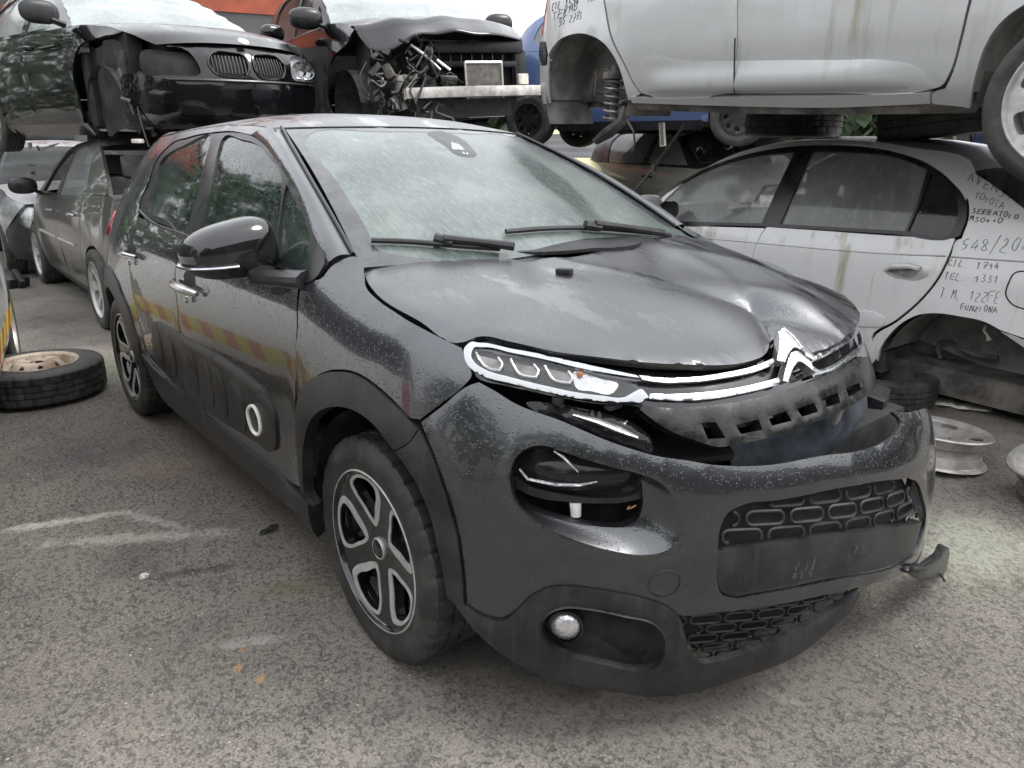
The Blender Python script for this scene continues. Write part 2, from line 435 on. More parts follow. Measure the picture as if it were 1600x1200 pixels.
def screen(name):
    """windscreen misted on the inside and running with rain"""
    t = NT(name)
    n1 = t.noise(1.7, 5, .6); run = t.noise(1, 5, .7, t.vec((26, 110, 26), rot=(0, .5, .4)))
    # a wiped, darker patch low on the far side
    sp = t.n('ShaderNodeVectorMath', operation='SUBTRACT'); t.l(t.tc.outputs['Object'], sp.inputs[0]); sp.inputs[1].default_value = (-.49, .255, 1.225)
    mp = t.n('ShaderNodeMapping'); mp.vector_type = 'TEXTURE'; mp.inputs['Rotation'].default_value = (0, 0, -.19); mp.inputs['Scale'].default_value = (.32, .085, .5); t.l(sp.outputs[0], mp.inputs[0])
    ln = t.n('ShaderNodeVectorMath', operation='LENGTH'); t.l(mp.outputs[0], ln.inputs[0])
    clear = t.math('MULTIPLY', t.ramp(t.math('ADD', ln.outputs[1], t.math('MULTIPLY', t.math('SUBTRACT', n1, .5), 1.2)), .55, 1.15, 1., 0.), t.ramp(run, .30, .5))
    c = t.mix(t.ramp(n1, .35, .7), (.070, .090, .083), (.132, .163, .151)); c = t.mix(t.math('MULTIPLY', t.ramp(run, .50, .68), .55), c, (.23, .27, .258)); c = t.mix(t.math('MULTIPLY', t.ramp(run, .48, .36), .4), c, (.06, .08, .072)); pt_ = t.ramp(t.noise(4.5, 4, .6), .52, .64); c = t.mix(t.math('MULTIPLY', pt_, .3), c, (.24, .28, .268))
    c = t.mix(clear, c, (.035, .055, .048))
    t.set(Base_Color=c, Roughness=.35, Coat_Weight=.6, Coat_Roughness=t.math('ADD', .03, t.math('MULTIPLY', t.ramp(n1, .4, .7), .14)), Alpha=t.math('SUBTRACT', .88, t.math('MULTIPLY', clear, .25)))
    h = t.math('ADD', t.ramp(t.vor(70, t.vec((1, 1.6, 1))), 0, .4, 1., 0.), t.math('MULTIPLY', run, .8)); b = t.n('ShaderNodeBump'); b.inputs['Strength'].default_value = .35; b.inputs['Distance'].default_value = .002
    t.l(h, b.inputs['Height']); t.l(b.outputs[0], t.p.inputs['Coat Normal']); return t.m
M = {}
M['grey'] = paint('graphite_paint', (.082, .085, .092), .85, .24, (.06, .06, .06), .2, streak=.4, drops=.45, coat_rough=.025)
M['black_paint'] = paint('black_paint', (.004, .004, .005), 0, .06, (.02, .02, .02), .2, streak=.3, coat=.3, drops=.15, coat_rough=.02)
M['silver'] = paint('silver_paint', (.82, .82, .825), .1, .4, (.45, .44, .40), .12, streak=.25, grime=(.34, .34, .20), drops=.08)
M['silver2'] = paint('grey_silver_paint', (.56, .56, .565), .35, .38, (.36, .36, .34), .15, streak=.3, grime=(.27, .27, .17), drops=.08)
M['taupe'] = paint('bronze_grey_paint', (.115, .105, .098), .6, .32, (.2, .185, .17), .4, streak=.3, drops=.1)
M['far_silver'] = paint('dull_silver_paint', (.33, .33, .345), .6, .34, (.3, .3, .28), .3, drops=.1)
M['blue'] = paint('blue_paint', (.07, .12, .26), .3, .3, (.1, .13, .2), .25, drops=.1)
M['dark_blue'] = paint('dark_blue_paint', (.012, .02, .07), .3, .25, (.05, .06, .09), .25, drops=.1)
M['yellow'] = paint('yellow_paint', (.62, .52, .14), 0, .35, (.45, .4, .2), .3, drops=.1)
M['cream'] = paint('champagne_paint', (.30, .31, .26), .1, .35, (.35, .35, .3), .3, drops=.1)
M['white'] = paint('white_paint', (.78, .78, .76), 0, .35, (.6, .58, .54), .2, drops=.1)
M['cladding'] = plain('black_plastic', (.012, .012, .013), .40, var=.8, scale=7, bumps=.25, bscale=220, streak=.35, spec=.5)
M['trim'] = plain('black_trim', (.012, .012, .013), .3, var=.6, scale=12, bumps=.05)
M['gloss'] = plain('gloss_black', (.006, .006, .007), .12, var=.5, scale=12, bumps=.02, coat=.7)
M['rubber'] = plain('tyre_rubber', (.020, .020, .0205), .62, var=1.3, scale=11, bumps=.3, bscale=90, col2=(.058, .055, .05))
M['old_rubber'] = plain('worn_rubber', (.03, .03, .029), .7, var=1.3, scale=8, bumps=.35, bscale=70, col2=(.075, .072, .066))
M['dark'] = plain('dark_cavity', (.009, .009, .0095), .8, var=.8, scale=14, bumps=.3)
M['liner'] = plain('wheel_arch_liner', (.02, .02, .021), .75, var=1.2, scale=8, bumps=.5, bscale=45)
M['pale_liner'] = plain('dusty_arch_liner', (.15, .142, .132), .8, var=.8, scale=6, bumps=.5, bscale=40)
M['under'] = plain('underbody_grime', (.055, .05, .045), .75, var=1.4, scale=7, bumps=.6, bscale=30)
M['chrome'] = plain('chrome', (.43, .44, .45), .1, 1., var=.05, bumps=0)
M['dull_chrome'] = plain('wet_chrome', (.46, .47, .48), .2, 1., var=.3, scale=40, bumps=.03, bscale=200)
M['alloy_chrome'] = plain('satin_chrome', (.66, .66, .66), .22, .9, var=.1, bumps=0)
M['alloy'] = plain('machined_alloy', (.46, .46, .45), .4, .35, var=.2, scale=25, bumps=.05)
M['alloy_dull'] = plain('dull_alloy', (.52, .51, .49), .42, .6, var=.4, scale=14, bumps=.1, col2=(.33, .29, .25))
M['steel'] = plain('bare_steel', (.33, .325, .32), .42, .7, var=.6, scale=16, col2=(.15, .13, .11), bumps=.2)
M['rust'] = plain('rusty_steel', (.50, .44, .36), .7, .1, var=.6, scale=8, col2=(.20, .11, .06), bumps=.4)
M['beam'] = plain('steel_beam', (.09, .105, .125), .35, .6, var=.6, scale=10, bumps=.1)
M['alu'] = plain('aluminium_beam', (.60, .57, .53), .38, .7, var=.4, scale=10, bumps=.1)
M['core'] = plain('radiator_core', (.10, .092, .085), .6, .4, var=.6, scale=20, bumps=.8, bscale=300)
M['whiteplast'] = plain('white_plastic', (.72, .70, .66), .45, var=.25, scale=20, bumps=.1)
M['offwhite'] = plain('dirty_white_scrap', (.55, .52, .46), .6, var=.4, scale=10, bumps=.3)
M['rag'] = plain('silver_foil_scrap', (.45, .43, .38), .5, .3, var=.6, scale=20, bumps=.6)
M['lens'] = glass('clear_lamp_lens', (.20, .205, .21), .22, .03, drops=.15, spots=.1)
M['lens_dark'] = glass('smoked_lamp_lens', (.02, .02, .022), .72, .04, drops=.15, spots=.15)
M['lampin'] = plain('lamp_reflector', (.66, .66, .67), .2, .75, var=.3, scale=50, bumps=.5, bscale=130)
M['amber'] = plain('amber_bulb', (.40, .16, .06), .3, var=.2)
M['red_lens'] = plain('red_lamp_lens', (.30, .012, .015), .15, var=.4, scale=20, bumps=.1, coat=.6)
M['fogglass'] = glass('misted_side_glass', (.010, .018, .015), .90, .03, (.07, .095, .085), .55, .25, .25)
M['cleanglass'] = glass('side_glass', (.03, .034, .034), .42, .03, (.3, .31, .3), .25, .1, .1)
M['greyglass'] = glass('dusty_sky_tinted_glass', (.24, .25, .25), .66, .04, (.36, .37, .36), .6, .08, .1)  # pale tint carries mirrored sky as well as dirt
M['darkglass'] = glass('dark_glass', (.012, .013, .014), .85, .03, (.2, .2, .2), .15, .1, .15)
M['wetplast'] = plain('wet_black_plastic', (.006, .006, .006), .28, var=.9, scale=25, bumps=.22, bscale=60)
M['warehouse'] = plain('grey_cladding_wall', (.075, .078, .08), .7, var=.4, scale=.8, bumps=.2, bscale=8)
M['paleglass'] = glass('misted_windscreen', (.26, .29, .29), .85, .05, (.40, .43, .43), .6, .2, .1)
M['screen'] = screen('rain_misted_windscreen')
M['band'] = plain('ceramic_band', (.03, .032, .035), .18, var=.6, scale=18, bumps=.1, coat=.5)
M['ink'] = plain('black_marker_ink', (.02, .02, .025), .5, var=.3, bumps=0)
M['seat'] = plain('grey_seat_fabric', (.10, .10, .10), .9, var=.4, scale=12, bumps=.3)
M['red_wall'] = plain('orange_red_wall', (.30, .075, .042), .8, var=.3, scale=1.2, bumps=.2, bscale=12)
M['shutter'] = plain('dark_shutter', (.025, .026, .03), .5, var=.5, scale=3, bumps=.1)
M['hi_yellow'] = plain('lime_reflective_tape', (.52, .50, .05), .45, var=.12, scale=20, bumps=.02)
M['hi_red'] = plain('orange_reflective_tape', (.42, .085, .04), .45, var=.12, scale=20, bumps=.02)
M['leaf'] = plain('dark_foliage', (.03, .05, .022), .7, var=.9, scale=2.5, bumps=.3)
M['bark'] = plain('bark', (.06, .045, .035), .9, var=.6, bumps=.5)
def ground_mat():
    t = NT('worn_asphalt')
    o = t.tc.outputs['Object']
    big = t.noise(.55, 6, .62); mid = t.noise(2.6, 7, .66); fine = t.noise(52, 6, .75); grit = t.noise(130, 3, .65); med = t.noise(11, 6, .72)
    c = t.mix(t.ramp(big, .36, .62), (.152, .136, .116), (.234, .212, .182))
    c = t.mix(t.math('MULTIPLY', t.ramp(mid, .48, .66), .7), c, (.125, .117, .107))
    c = t.mix(t.math('MULTIPLY', t.ramp(t.noise(.9, 7, .7), .50, .66), .6), c, (.090, .085, .079))
    # aggregate showing through: dark pits and pale stones of mixed size
    loc = t.ramp(t.noise(1.7, 5, .6), .30, .60)
    pv = t.math('ADD', t.math('MULTIPLY', fine, .75), t.math('MULTIPLY', med, .25))
    c = t.mix(t.math('MULTIPLY', t.ramp(pv, .51, .575), t.math('ADD', .15, t.math('MULTIPLY', loc, .40))), c, (.062, .058, .052))
    c = t.mix(t.math('MULTIPLY', t.ramp(fine, .36, .28), .5), c, (.27, .255, .235))
    c = t.mix(t.math('MULTIPLY', t.ramp(grit, .53, .60), t.math('ADD', .2, t.math('MULTIPLY', loc, .35))), c, (.05, .047, .043))
    c = t.mix(t.math('MULTIPLY', t.ramp(grit, .46, .38), .42), c, (.36, .34, .31))
    pits = t.math('MULTIPLY', t.ramp(t.vor(110, feat='F1'), .10, .36, 1., 0.), t.ramp(t.noise(9, 4, .7), .48, .62))
    c = t.mix(t.math('MULTIPLY', pits, .6), c, (.045, .043, .04))
    st = t.ramp(t.vor(21, feat='F1'), .0, .06, 1., 0.); c = t.mix(t.math('MULTIPLY', st, t.ramp(t.noise(5), .52, .62)), c, (.45, .43, .39))
    def blob(cx, cy, rx, ry, rot, jag=.8):
        s = t.n('ShaderNodeVectorMath', operation='SUBTRACT'); t.l(o, s.inputs[0]); s.inputs[1].default_value = (cx, cy, 0)
        m = t.n('ShaderNodeMapping'); m.vector_type = 'TEXTURE'; m.inputs['Rotation'].default_value = (0, 0, rot); m.inputs['Scale'].default_value = (rx, ry, 9); t.l(s.outputs[0], m.inputs[0])
        l = t.n('ShaderNodeVectorMath', operation='LENGTH'); t.l(m.outputs[0], l.inputs[0])
        return t.ramp(t.math('ADD', l.outputs[1], t.math('MULTIPLY', t.math('SUBTRACT', t.noise(9, 8, .78), .5), 2*jag)), .3, 1.25, 1., 0.)
    def at(x, y): q = on(x, y, 2, 0); return q[0], q[1]
    def streak(x0, y0, x1, y1, w, jag=1.5):
        a = at(x0, y0); b = at(x1, y1); L = math.hypot(b[0]-a[0], b[1]-a[1])
        return blob((a[0]+b[0])/2, (a[1]+b[1])/2, L/2*1.15, w, math.atan2(b[1]-a[1], b[0]-a[0]), jag)
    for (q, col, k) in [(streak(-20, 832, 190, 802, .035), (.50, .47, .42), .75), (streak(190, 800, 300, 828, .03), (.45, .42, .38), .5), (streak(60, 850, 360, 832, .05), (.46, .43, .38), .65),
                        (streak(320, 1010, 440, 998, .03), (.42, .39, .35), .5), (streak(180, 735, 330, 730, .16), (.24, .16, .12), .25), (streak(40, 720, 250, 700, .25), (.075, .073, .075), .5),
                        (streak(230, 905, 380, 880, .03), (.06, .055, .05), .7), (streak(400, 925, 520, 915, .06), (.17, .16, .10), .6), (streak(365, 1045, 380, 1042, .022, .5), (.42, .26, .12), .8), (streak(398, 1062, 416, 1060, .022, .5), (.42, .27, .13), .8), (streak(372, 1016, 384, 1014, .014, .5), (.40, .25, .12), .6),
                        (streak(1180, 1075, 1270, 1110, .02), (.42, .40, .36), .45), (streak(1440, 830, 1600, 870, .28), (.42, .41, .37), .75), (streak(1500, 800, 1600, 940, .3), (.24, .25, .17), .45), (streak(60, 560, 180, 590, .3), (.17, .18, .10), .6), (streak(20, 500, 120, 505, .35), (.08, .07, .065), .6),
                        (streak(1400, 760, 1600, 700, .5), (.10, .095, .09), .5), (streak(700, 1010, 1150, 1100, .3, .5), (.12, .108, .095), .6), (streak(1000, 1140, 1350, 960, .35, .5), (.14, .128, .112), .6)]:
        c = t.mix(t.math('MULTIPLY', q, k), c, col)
    wet = t.ramp(t.noise(.9, 5, .6), .42, .62)
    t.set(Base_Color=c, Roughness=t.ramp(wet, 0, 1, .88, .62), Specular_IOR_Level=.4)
    h = t.math('ADD', t.math('ADD', t.math('MULTIPLY', fine, .7), t.math('MULTIPLY', grit, .5)), t.math('MULTIPLY', t.math('SUBTRACT', 1., t.ramp(pv, .5, .62)), .8))
    t.bump(h, .7, .008); return t.m
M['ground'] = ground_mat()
# ---------------------------------------------------------------- main car: shell and traced outlines
C3B = Body([(-3.17, 0), (-3.16, -.3), (-3.10, -.55), (-2.98, -.72), (-2.8, -.81), (-2.54, -.85), (-2.0, -.868), (-1.3, -.872), (-.5, -.87), (0, -.862),
            (.25, -.835), (.42, -.775), (.56, -.68), (.685, -.53), (.77, -.36), (.815, -.18), (.83, 0)],
           [(-3.1, 0, [.1, .2, .5, .7, .9, 1.0, 1.2, 1.4, 1.5], [.12, .05, 0, 0, .03, .07, .17, .30, .45]),
            (-1.5, 0, [.1, .18, .25, .35, .5, .65, .8, .9, .97, 1.03, 1.15, 1.25, 1.35, 1.42, 1.47], [.12, .075, .035, .015, .004, 0, .004, .018, .04, .068, .128, .182, .25, .315, .42]),
            (-.35, 0, [.1, .18, .25, .35, .5, .65, .8, .9, .97, 1.03, 1.15, 1.25, 1.35, 1.42, 1.47], [.12, .075, .035, .015, .004, 0, .004, .02, .045, .078, .142, .196, .262, .33, .43]),
            (.1, 0, [.1, .2, .35, .5, .65, .8, .88, .95, 1.0, 1.03, 1.08], [.10, .04, .01, .0, 0, .008, .03, .075, .14, .22, .5]),
            (.55, 0, [.0, .1, .2, .3, .45, .6, .7, .8, .88, .95], [.10, .05, .015, 0, 0, .01, .03, .07, .12, .25]),
            (.82, 0, [.0, .1, .2, .3, .45, .6, .7, .8, .88, .95], [.10, .05, .015, 0, 0, .015, .05, .105, .175, .35])],
           flares=[(0, .305, .38, .56, .016), (-2.54, .305, .38, .56, .016)])
C3S = C3B.surf(dom=(.6, C3B.U*1.0, .08, 1.46))

def bump_f(u, z):
    """the torn bumper: its left half hangs forward and low"""
    P = C3B.f(u, z); s = np.maximum(0, P[:, 1]+.45); s = s*s/(s+.12)
    P[:, 0] += .20*s; P[:, 2] -= .135*s; P[:, 1] += .07*sstep(.15, .75, P[:, 1]); return P
BUM = Surf(bump_f, (3.85, C3B.U*2-4.0, .08, .92))
def hood_f(x, y):
    x = np.asarray(x, float); y = np.asarray(y, float)
    z = pchip(x, [-.45, -.3, 0, .3, .5, .65, .75, .85], [1.07, 1.062, 1.03, .985, .937, .885, .83, .76])-(.030+.04*sstep(-.15, .3, x))*(np.abs(y)/.72)**4
    g = lambda cx, cy, rx, ry, a, h: h*np.exp(-((((x-cx)*math.cos(a)+(y-cy)*math.sin(a))/rx)**2+((-(x-cx)*math.sin(a)+(y-cy)*math.cos(a))/ry)**2))
    z = z+g(.40, -.16, .16, .16, 0, .020)+g(.30, .34, .35, .10, -.25, .018)-g(.50, .10, .16, .035, .55, .026)+g(.46, .2, .13, .05, .55, .012)
    z = z+g(.05, -.05, .28, .07, -.7, .010)-g(.02, -.28, .2, .06, -.6, .008)+g(-.12, .1, .10, .28, .0, .008)-g(.15, .12, .2, .05, -.8, .012)+g(.18, .25, .25, .03, -.35, .010)
    def fold(ax, ay, bx, by, h, w, both=1.):
        L = math.hypot(bx-ax, by-ay); ux, uy = (bx-ax)/L, (by-ay)/L; s = (x-ax)*ux+(y-ay)*uy; d = -(x-ax)*uy+(y-ay)*ux
        return h*np.exp(-np.abs(d)/w)*sstep(-.04, .06, s)*(1-sstep(L*.7, L+.08, s))
    z = z-fold(.70, -.05, .38, .19, .030, .022)+g(.52, .19, .14, .08, .6, .016)+g(.50, -.10, .12, .10, 0, .012)+fold(.55, .42, .05, .30, .016, .035)-fold(.35, .52, -.1, .40, .012, .04)+fold(.30, -.10, -.1, -.22, .010, .03)
    z = z+.0025*np.sin(21*x+9*y)*np.sin(13*y-4*x)
    return np.stack([x, y, z], -1)
HOOD = Surf(hood_f, (-.45, .85, -.82, .82))
WB = np.array([-.25, .694, 1.051]); WTP = np.array([-1.039, .528, 1.408])
def wind_f(s_, t):
    s_ = np.asarray(s_, float); t = np.asarray(t, float)
    e = WB[None]*(1-t[:, None])+WTP[None]*t[:, None]; k = 1-s_**2
    x = e[:, 0]+k*(.14*(1-t)+.075*t)+.010*np.sin(np.pi*np.clip(t, 0, 1)); z = e[:, 2]+k*.012+.018*np.sin(np.pi*np.clip(t, 0, 1))
    return np.stack([x, s_*e[:, 1], z], -1)
WIND = Surf(wind_f, (-1.06, 1.06, -.08, 1.04), flip=False)
def roof_f(x, s_):
    x = np.asarray(x, float); s_ = np.asarray(s_, float)
    ze = pchip(x, [-2.9, -2.5, -2.2, -1.6, -1.04, -.9], [1.34, 1.385, 1.412, 1.432, 1.410, 1.38])
    zc = pchip(x, [-2.9, -2.6, -2.2, -1.6, -1.2, -.95, -.8], [1.37, 1.43, 1.472, 1.49, 1.472, 1.420, 1.38])
    u = np.interp(x, C3B.P[:len(C3B.P)*2//3, 0], C3B.du[:len(C3B.P)*2//3])
    w = -C3B.f(u, ze)[:, 1]
    return np.stack([x, s_*w, ze+(zc-ze)*(1-np.abs(s_)**2.6)], -1)
ROOF = Surf(roof_f, (-2.8, -.9, -1, 1))
# ---------------------------------------------------------------- wheels
def tyre_mb(R=.318, w=.205, rr=.222, n=192, blocks=True):
    h = w/2; m = MB()
    pr = [(rr-.006, -h*.80), (rr+.004, -h*.92), (rr+.012, -h*.93), (rr+(R-rr)*.35, -h*1.0), (rr+(R-rr)*.38, -h*1.012), (rr+(R-rr)*.62, -h*.985), (R-.014, -h*.90), (R-.006, -h*.80)]
    tr = []
    for a, b in ((-.78, -.40), (-.34, -.03), (.03, .34), (.40, .78)):
        tr += [(R-.011, h*(a-.012)), (R-.0035*abs(a+b), h*a), (R-.0035*abs(a+b)*.7, h*(a+b)/2), (R-.0035*abs(a+b), h*b), (R-.011, h*(b+.012))]
    prof = pr+tr+[(r, -y) for r, y in reversed(pr)]
    k0 = len(pr); k1 = k0+len(tr)
    def rf(i, j, r):
        if not blocks: return r
        if k0 <= j < k1:
            ph = (i+(3 if (j-k0)//5 in (1, 2) else 0)) % 6
            return r-.008 if ph == 0 else r
        if j in (k0-1, k0-2, k1, k1+1) and i % 6 == 0: return r-.006
        return r
    m.lathe(prof, n, rfun=rf); return m
def rim_barrel(m, rr=.222, w=.205, depth=.0):
    h = w/2
    m.lathe([(rr+.003, -h*.80), (rr+.004, -h*.93), (rr-.001, -h*.95), (rr-.007, -h*.88), (rr-.018, -h*.6), (rr-.03, h*.1), (rr-.02, h*.7), (rr+.002, h*.9), (rr+.003, h*.8)], 64)
def disc_surf(y0, y1, r1=.22):
    """wheel face in its own x,z plane; y0 at the hub, y1 at the rim (outside is -y)"""
    return Surf(lambda a, b: np.stack([a, y0+(y1-y0)*np.clip((a*a+b*b)/r1**2, 0, 1.2), b], -1), (-r1, r1, -r1, r1))
def circ2(r, n=64, c=(0, 0)): return np.array([(c[0]+r*math.cos(2*math.pi*i/n), c[1]+r*math.sin(2*math.pi*i/n)) for i in range(n)])
def petal_wheel(parent):
    w = bpy.data.objects.new('wheel', None); COL.objects.link(w); w.parent = parent
    tyre_mb().build('tyre', M['rubber'], w, 40)
    m = MB(); rim_barrel(m); m.build('rim', M['gloss'], w)
    S = disc_surf(-.066, -.088); pet = []; inn = []
    for k in range(5):
        ph = 2*math.pi*k/5+.55
        o = [(.062, 0), (.078, -15), (.12, -23.5), (.17, -27), (.196, -25), (.208, -15), (.211, 0), (.208, 15), (.196, 25), (.17, 27), (.12, 23.5), (.078, 15)]
        i_ = [(.078, 3), (.090, -4), (.126, -12.5), (.166, -19), (.187, -18.5), (.1985, -11), (.2025, 1), (.200, 13), (.189, 22), (.166, 23.5), (.122, 18.5), (.088, 11)]
        f = lambda q: crom([(r*math.cos(ph+rad(t)), r*math.sin(ph+rad(t))) for r, t in q], 6)
        pet.append(f(o)); inn.append(f(i_))
    panel('spokes', S, circ2(.216, 90), M['gloss'], w, holes=inn, grid=.011, thick=.03, drop=.0015)
    V = []; F = []
    for o, i_ in zip(pet, inn):
        v, f = panel_data(S.off(.0022), o, [i_], .009, .004, .0003); F += [tuple(q+len(V) for q in t) for t in f]; V += v
    me = bpy.data.meshes.new('spoke_facing'); me.from_pydata(V, [], F); link('spoke_facing', me, w, M['alloy']); smooth_by(me, 40)
    m = MB()
    for k in range(5):      # pressed pockets behind the openings
        ph = 2*math.pi*k/5+.55; c, s = math.cos(ph), math.sin(ph)
        Mx = np.array([[c, 0, -s, 0], [0, 1, 0, 0], [s, 0, c, 0], [0, 0, 0, 1.]])
        V = [(.06, -.046, -.02), (.06, -.046, .02), (.135, -.022, .055), (.135, -.022, -.055), (.205, -.05, .085), (.205, -.05, -.085)]
        m.add(V, [(0, 1, 2, 3), (3, 2, 4, 5)], Mx)
    m.lathe([(.0, -.012), (.14, -.012), (.14, .01), (.0, .01)], 40)
    m.build('brake_disc', M['gloss'], w)
    m = MB(); m.lathe([(0, -.079), (.020, -.079), (.025, -.076), (.027, -.062), (.0, -.06)], 32); m.build('hub_cap', M['gloss'], w); m = MB(); m.lathe([(.026, -.074), (.0285, -.076), (.031, -.073), (.031, -.062), (.026, -.062)], 32, None, True); m.build('hub_ring', M['alloy'], w)
    m = MB(); m.lathe([(.2195, -.0945), (.224, -.0975), (.2275, -.095), (.224, -.09), (.2195, -.0945)], 96); m.build('rim_edge', M['alloy'], w)
    return w
def bucket(m, cx, cz, r, y0, y1, a0=12, a1=186, n=28):
    """open wheel housing: half barrel with an inner wall"""
    V = []; F = []
    for i in range(n+1):
        a = rad(a0+(a1-a0)*i/n); V += [(cx+r*math.cos(a), y0, cz+r*math.sin(a)), (cx+r*math.cos(a)*.98, y1, cz+r*math.sin(a)*.98)]
    for i in range(n): F.append((2*i, 2*i+1, 2*i+3, 2*i+2))
    k = len(V); V.append((cx, y1, cz)); F += [(2*i+1, k, 2*i+3) for i in range(n)]
    m.add(V, F)
# ---------------------------------------------------------------- main car: panels
C3 = thing('crashed_hatchback', 'dark grey hatchback in front with crumpled bonnet, torn front bumper and chrome chevron emblem', 'car')
def xu(B, pts): return [(B.u_of(q[0]), q[1])+tuple(q[2:]) for q in pts]
S = C3S; grey = M['grey']
frame_bot = [(219, 328), (230, 339), (258, 352), (293, 367), (345, 391), (427, 413), (470, 430), (500, 424, 1)]
frame_top = [(512, 411, 1), (498, 383), (484, 353), (460, 299), (434, 256), (413, 226), (393, 212), (358, 206), (332, 208), (293, 216), (263, 229), (246, 248), (232, 286), (219, 314)]
rglass = [(228, 323), (237, 290), (252, 249), (264, 238), (285, 227), (328, 216), (317, 258), (304, 310), (291, 356), (258, 342), (236, 332)]
fglass = [(346, 216), (375, 217), (401, 226), (419, 246), (438, 278), (434, 340), (427, 397), (370, 380), (315, 360), (325, 300), (336, 250)]
qglass = [(446, 288, 1), (462, 319), (481, 366), (482, 418), (455, 410), (431, 400, 1), (435, 353), (441, 310)]
tr = S.sm
FR = np.concatenate([S.sm(frame_bot, 5, False), S.sm(frame_top, 5, False)])
GL = [tr(rglass), tr(fglass), tr(qglass)]
SV = panel('window_frame', S.off(-.002), FR, M['trim'], C3, holes=[inset(g, -.001) for g in GL], grid=.035, thick=.02)
for g, nm in zip(GL, ('rear_door_window', 'front_door_window', 'quarter_window')):
    panel(nm, S.off(-.009), inset(g, -.006), M['fogglass'], C3, grid=.06, thick=.004)
# chrome-dark waist moulding
m = MB(); m.tube(S.off(.003)(S.sm([(219, 329), (230, 341), (293, 369), (345, 393), (427, 415), (470, 431)], 6, False)), .006, 8); m.build('waist_moulding', M['trim'], C3)
seamA = [(488, 436, 1), (474, 436), (464, 510), (461, 625), (465, 690), (472, 764, 1)]
seamB = [(304, 639, 1), (299, 612), (289, 570), (281, 522), (276, 474), (275, 414), (284, 384), (291, 369, 1)]
A = S.trace(seamA); Bm = S.trace(seamB)
fd = [tuple(A[i])+((1,) if i in (0, 5) else ()) for i in range(6)]+[tuple(q) for q in S.trace([(440, 745), (390, 708), (345, 673)])]+[tuple(Bm[i])+((1,) if i in (0, 7) else ()) for i in range(8)]+[tuple(q) for q in S.trace([(345, 393), (427, 415)])]
panel('front_door', S, inset(crom(fd, 6), .0038), grey, C3, grid=.03, thick=.02)
seamC = [(216, 338, 1), (206, 370), (201, 410), (205, 450), (214, 490), (224, 535), (232, 562, 1)]
Cc = S.trace(seamC)
rd = [tuple(Bm[i])+((1,) if i in (0, 7) else ()) for i in range(8)]+[tuple(q) for q in S.trace([(258, 354), (232, 342)])]+[tuple(Cc[i])+((1,) if i in (0, 6) else ()) for i in range(7)]+[tuple(q) for q in S.trace([(260, 592)])]
RD = crom(rd, 6); panel('rear_door', S, inset(RD, .0038), grey, C3, grid=.03, thick=.02)
# sill and its cladding
panel('sill', S.off(.012), xu(C3B, [(-2.06, .43, 1), (-1.9, .40), (-1.41, .372), (-.9, .355), (-.29, .345, 1), (-.33, .21, 1), (-1.0, .205), (-1.9, .21, 1)]), M['cladding'], C3, grid=.03, thick=.05)
# rear quarter, tailgate, rear lamp
arcR = [(-2.54+.475*math.cos(rad(a)), .305+.475*math.sin(rad(a))) for a in range(12, 170, 12)]
rq = [tuple(q) for q in S.trace([(232, 562), (224, 535), (214, 490), (205, 450), (201, 410), (206, 370), (216, 338)])]+[tuple(q) for q in S.trace([(218, 314), (231, 284), (245, 247), (262, 228), (293, 214), (332, 206), (358, 204), (393, 210)])]
rq = [q+(1,) if i in (0, 14) else q for i, q in enumerate(rq)]
roofedge = [(x, float(roof_f([x], [-1])[0, 2])) for x in (-1.02, -1.3, -1.7, -2.1, -2.42)]
rq += xu(C3B, [roofedge[0]+(1,)]+roofedge[1:]+[(-2.55, 1.32), (-2.64, 1.2), (-2.73, 1.08), (-2.85, 1.035), (-2.99, 1.005), (-3.07, .95), (-3.10, .8), (-3.09, .55, 1), (-2.98, .42, 1)]+[q for q in reversed(arcR)])
panel('rear_quarter', S, crom(rq, 5), grey, C3, grid=.045, thick=.02)
panel('tail_lamp', S.off(.012), crom(xu(C3B, [(-3.05, .90), (-2.9, .89), (-2.78, .93), (-2.80, 1.0), (-2.92, 1.03), (-3.06, 1.02)]), 5), M['red_lens'], C3, grid=.03, thick=.03)
T1 = Surf(C3B.f, (-.7, .7, .2, 1.2))
uq = C3B.u_of(-3.09)
panel('tailgate', T1.off(-.002), [(-uq, .5), (uq, .5), (uq, .82), (uq*.9, 1.0), (-uq*.9, 1.0), (-uq, .82)], grey, C3, grid=.07)
panel('rear_bumper', T1.off(.01), [(-uq-.05, .22), (uq+.05, .22), (uq+.05, .49), (-uq-.05, .49)], M['cladding'], C3, grid=.07)
m = MB(); xs = np.linspace(0, 1, 8); ss = np.linspace(-1, 1, 13)
m.grid([[(-2.45-.30*t-.05*(1-s*s), s*(.58+.11*t), 1.385-.31*t+.05*(1-s*s)*(1-t)) for s in ss] for t in xs]); m.build('rear_window', M['darkglass'], C3)
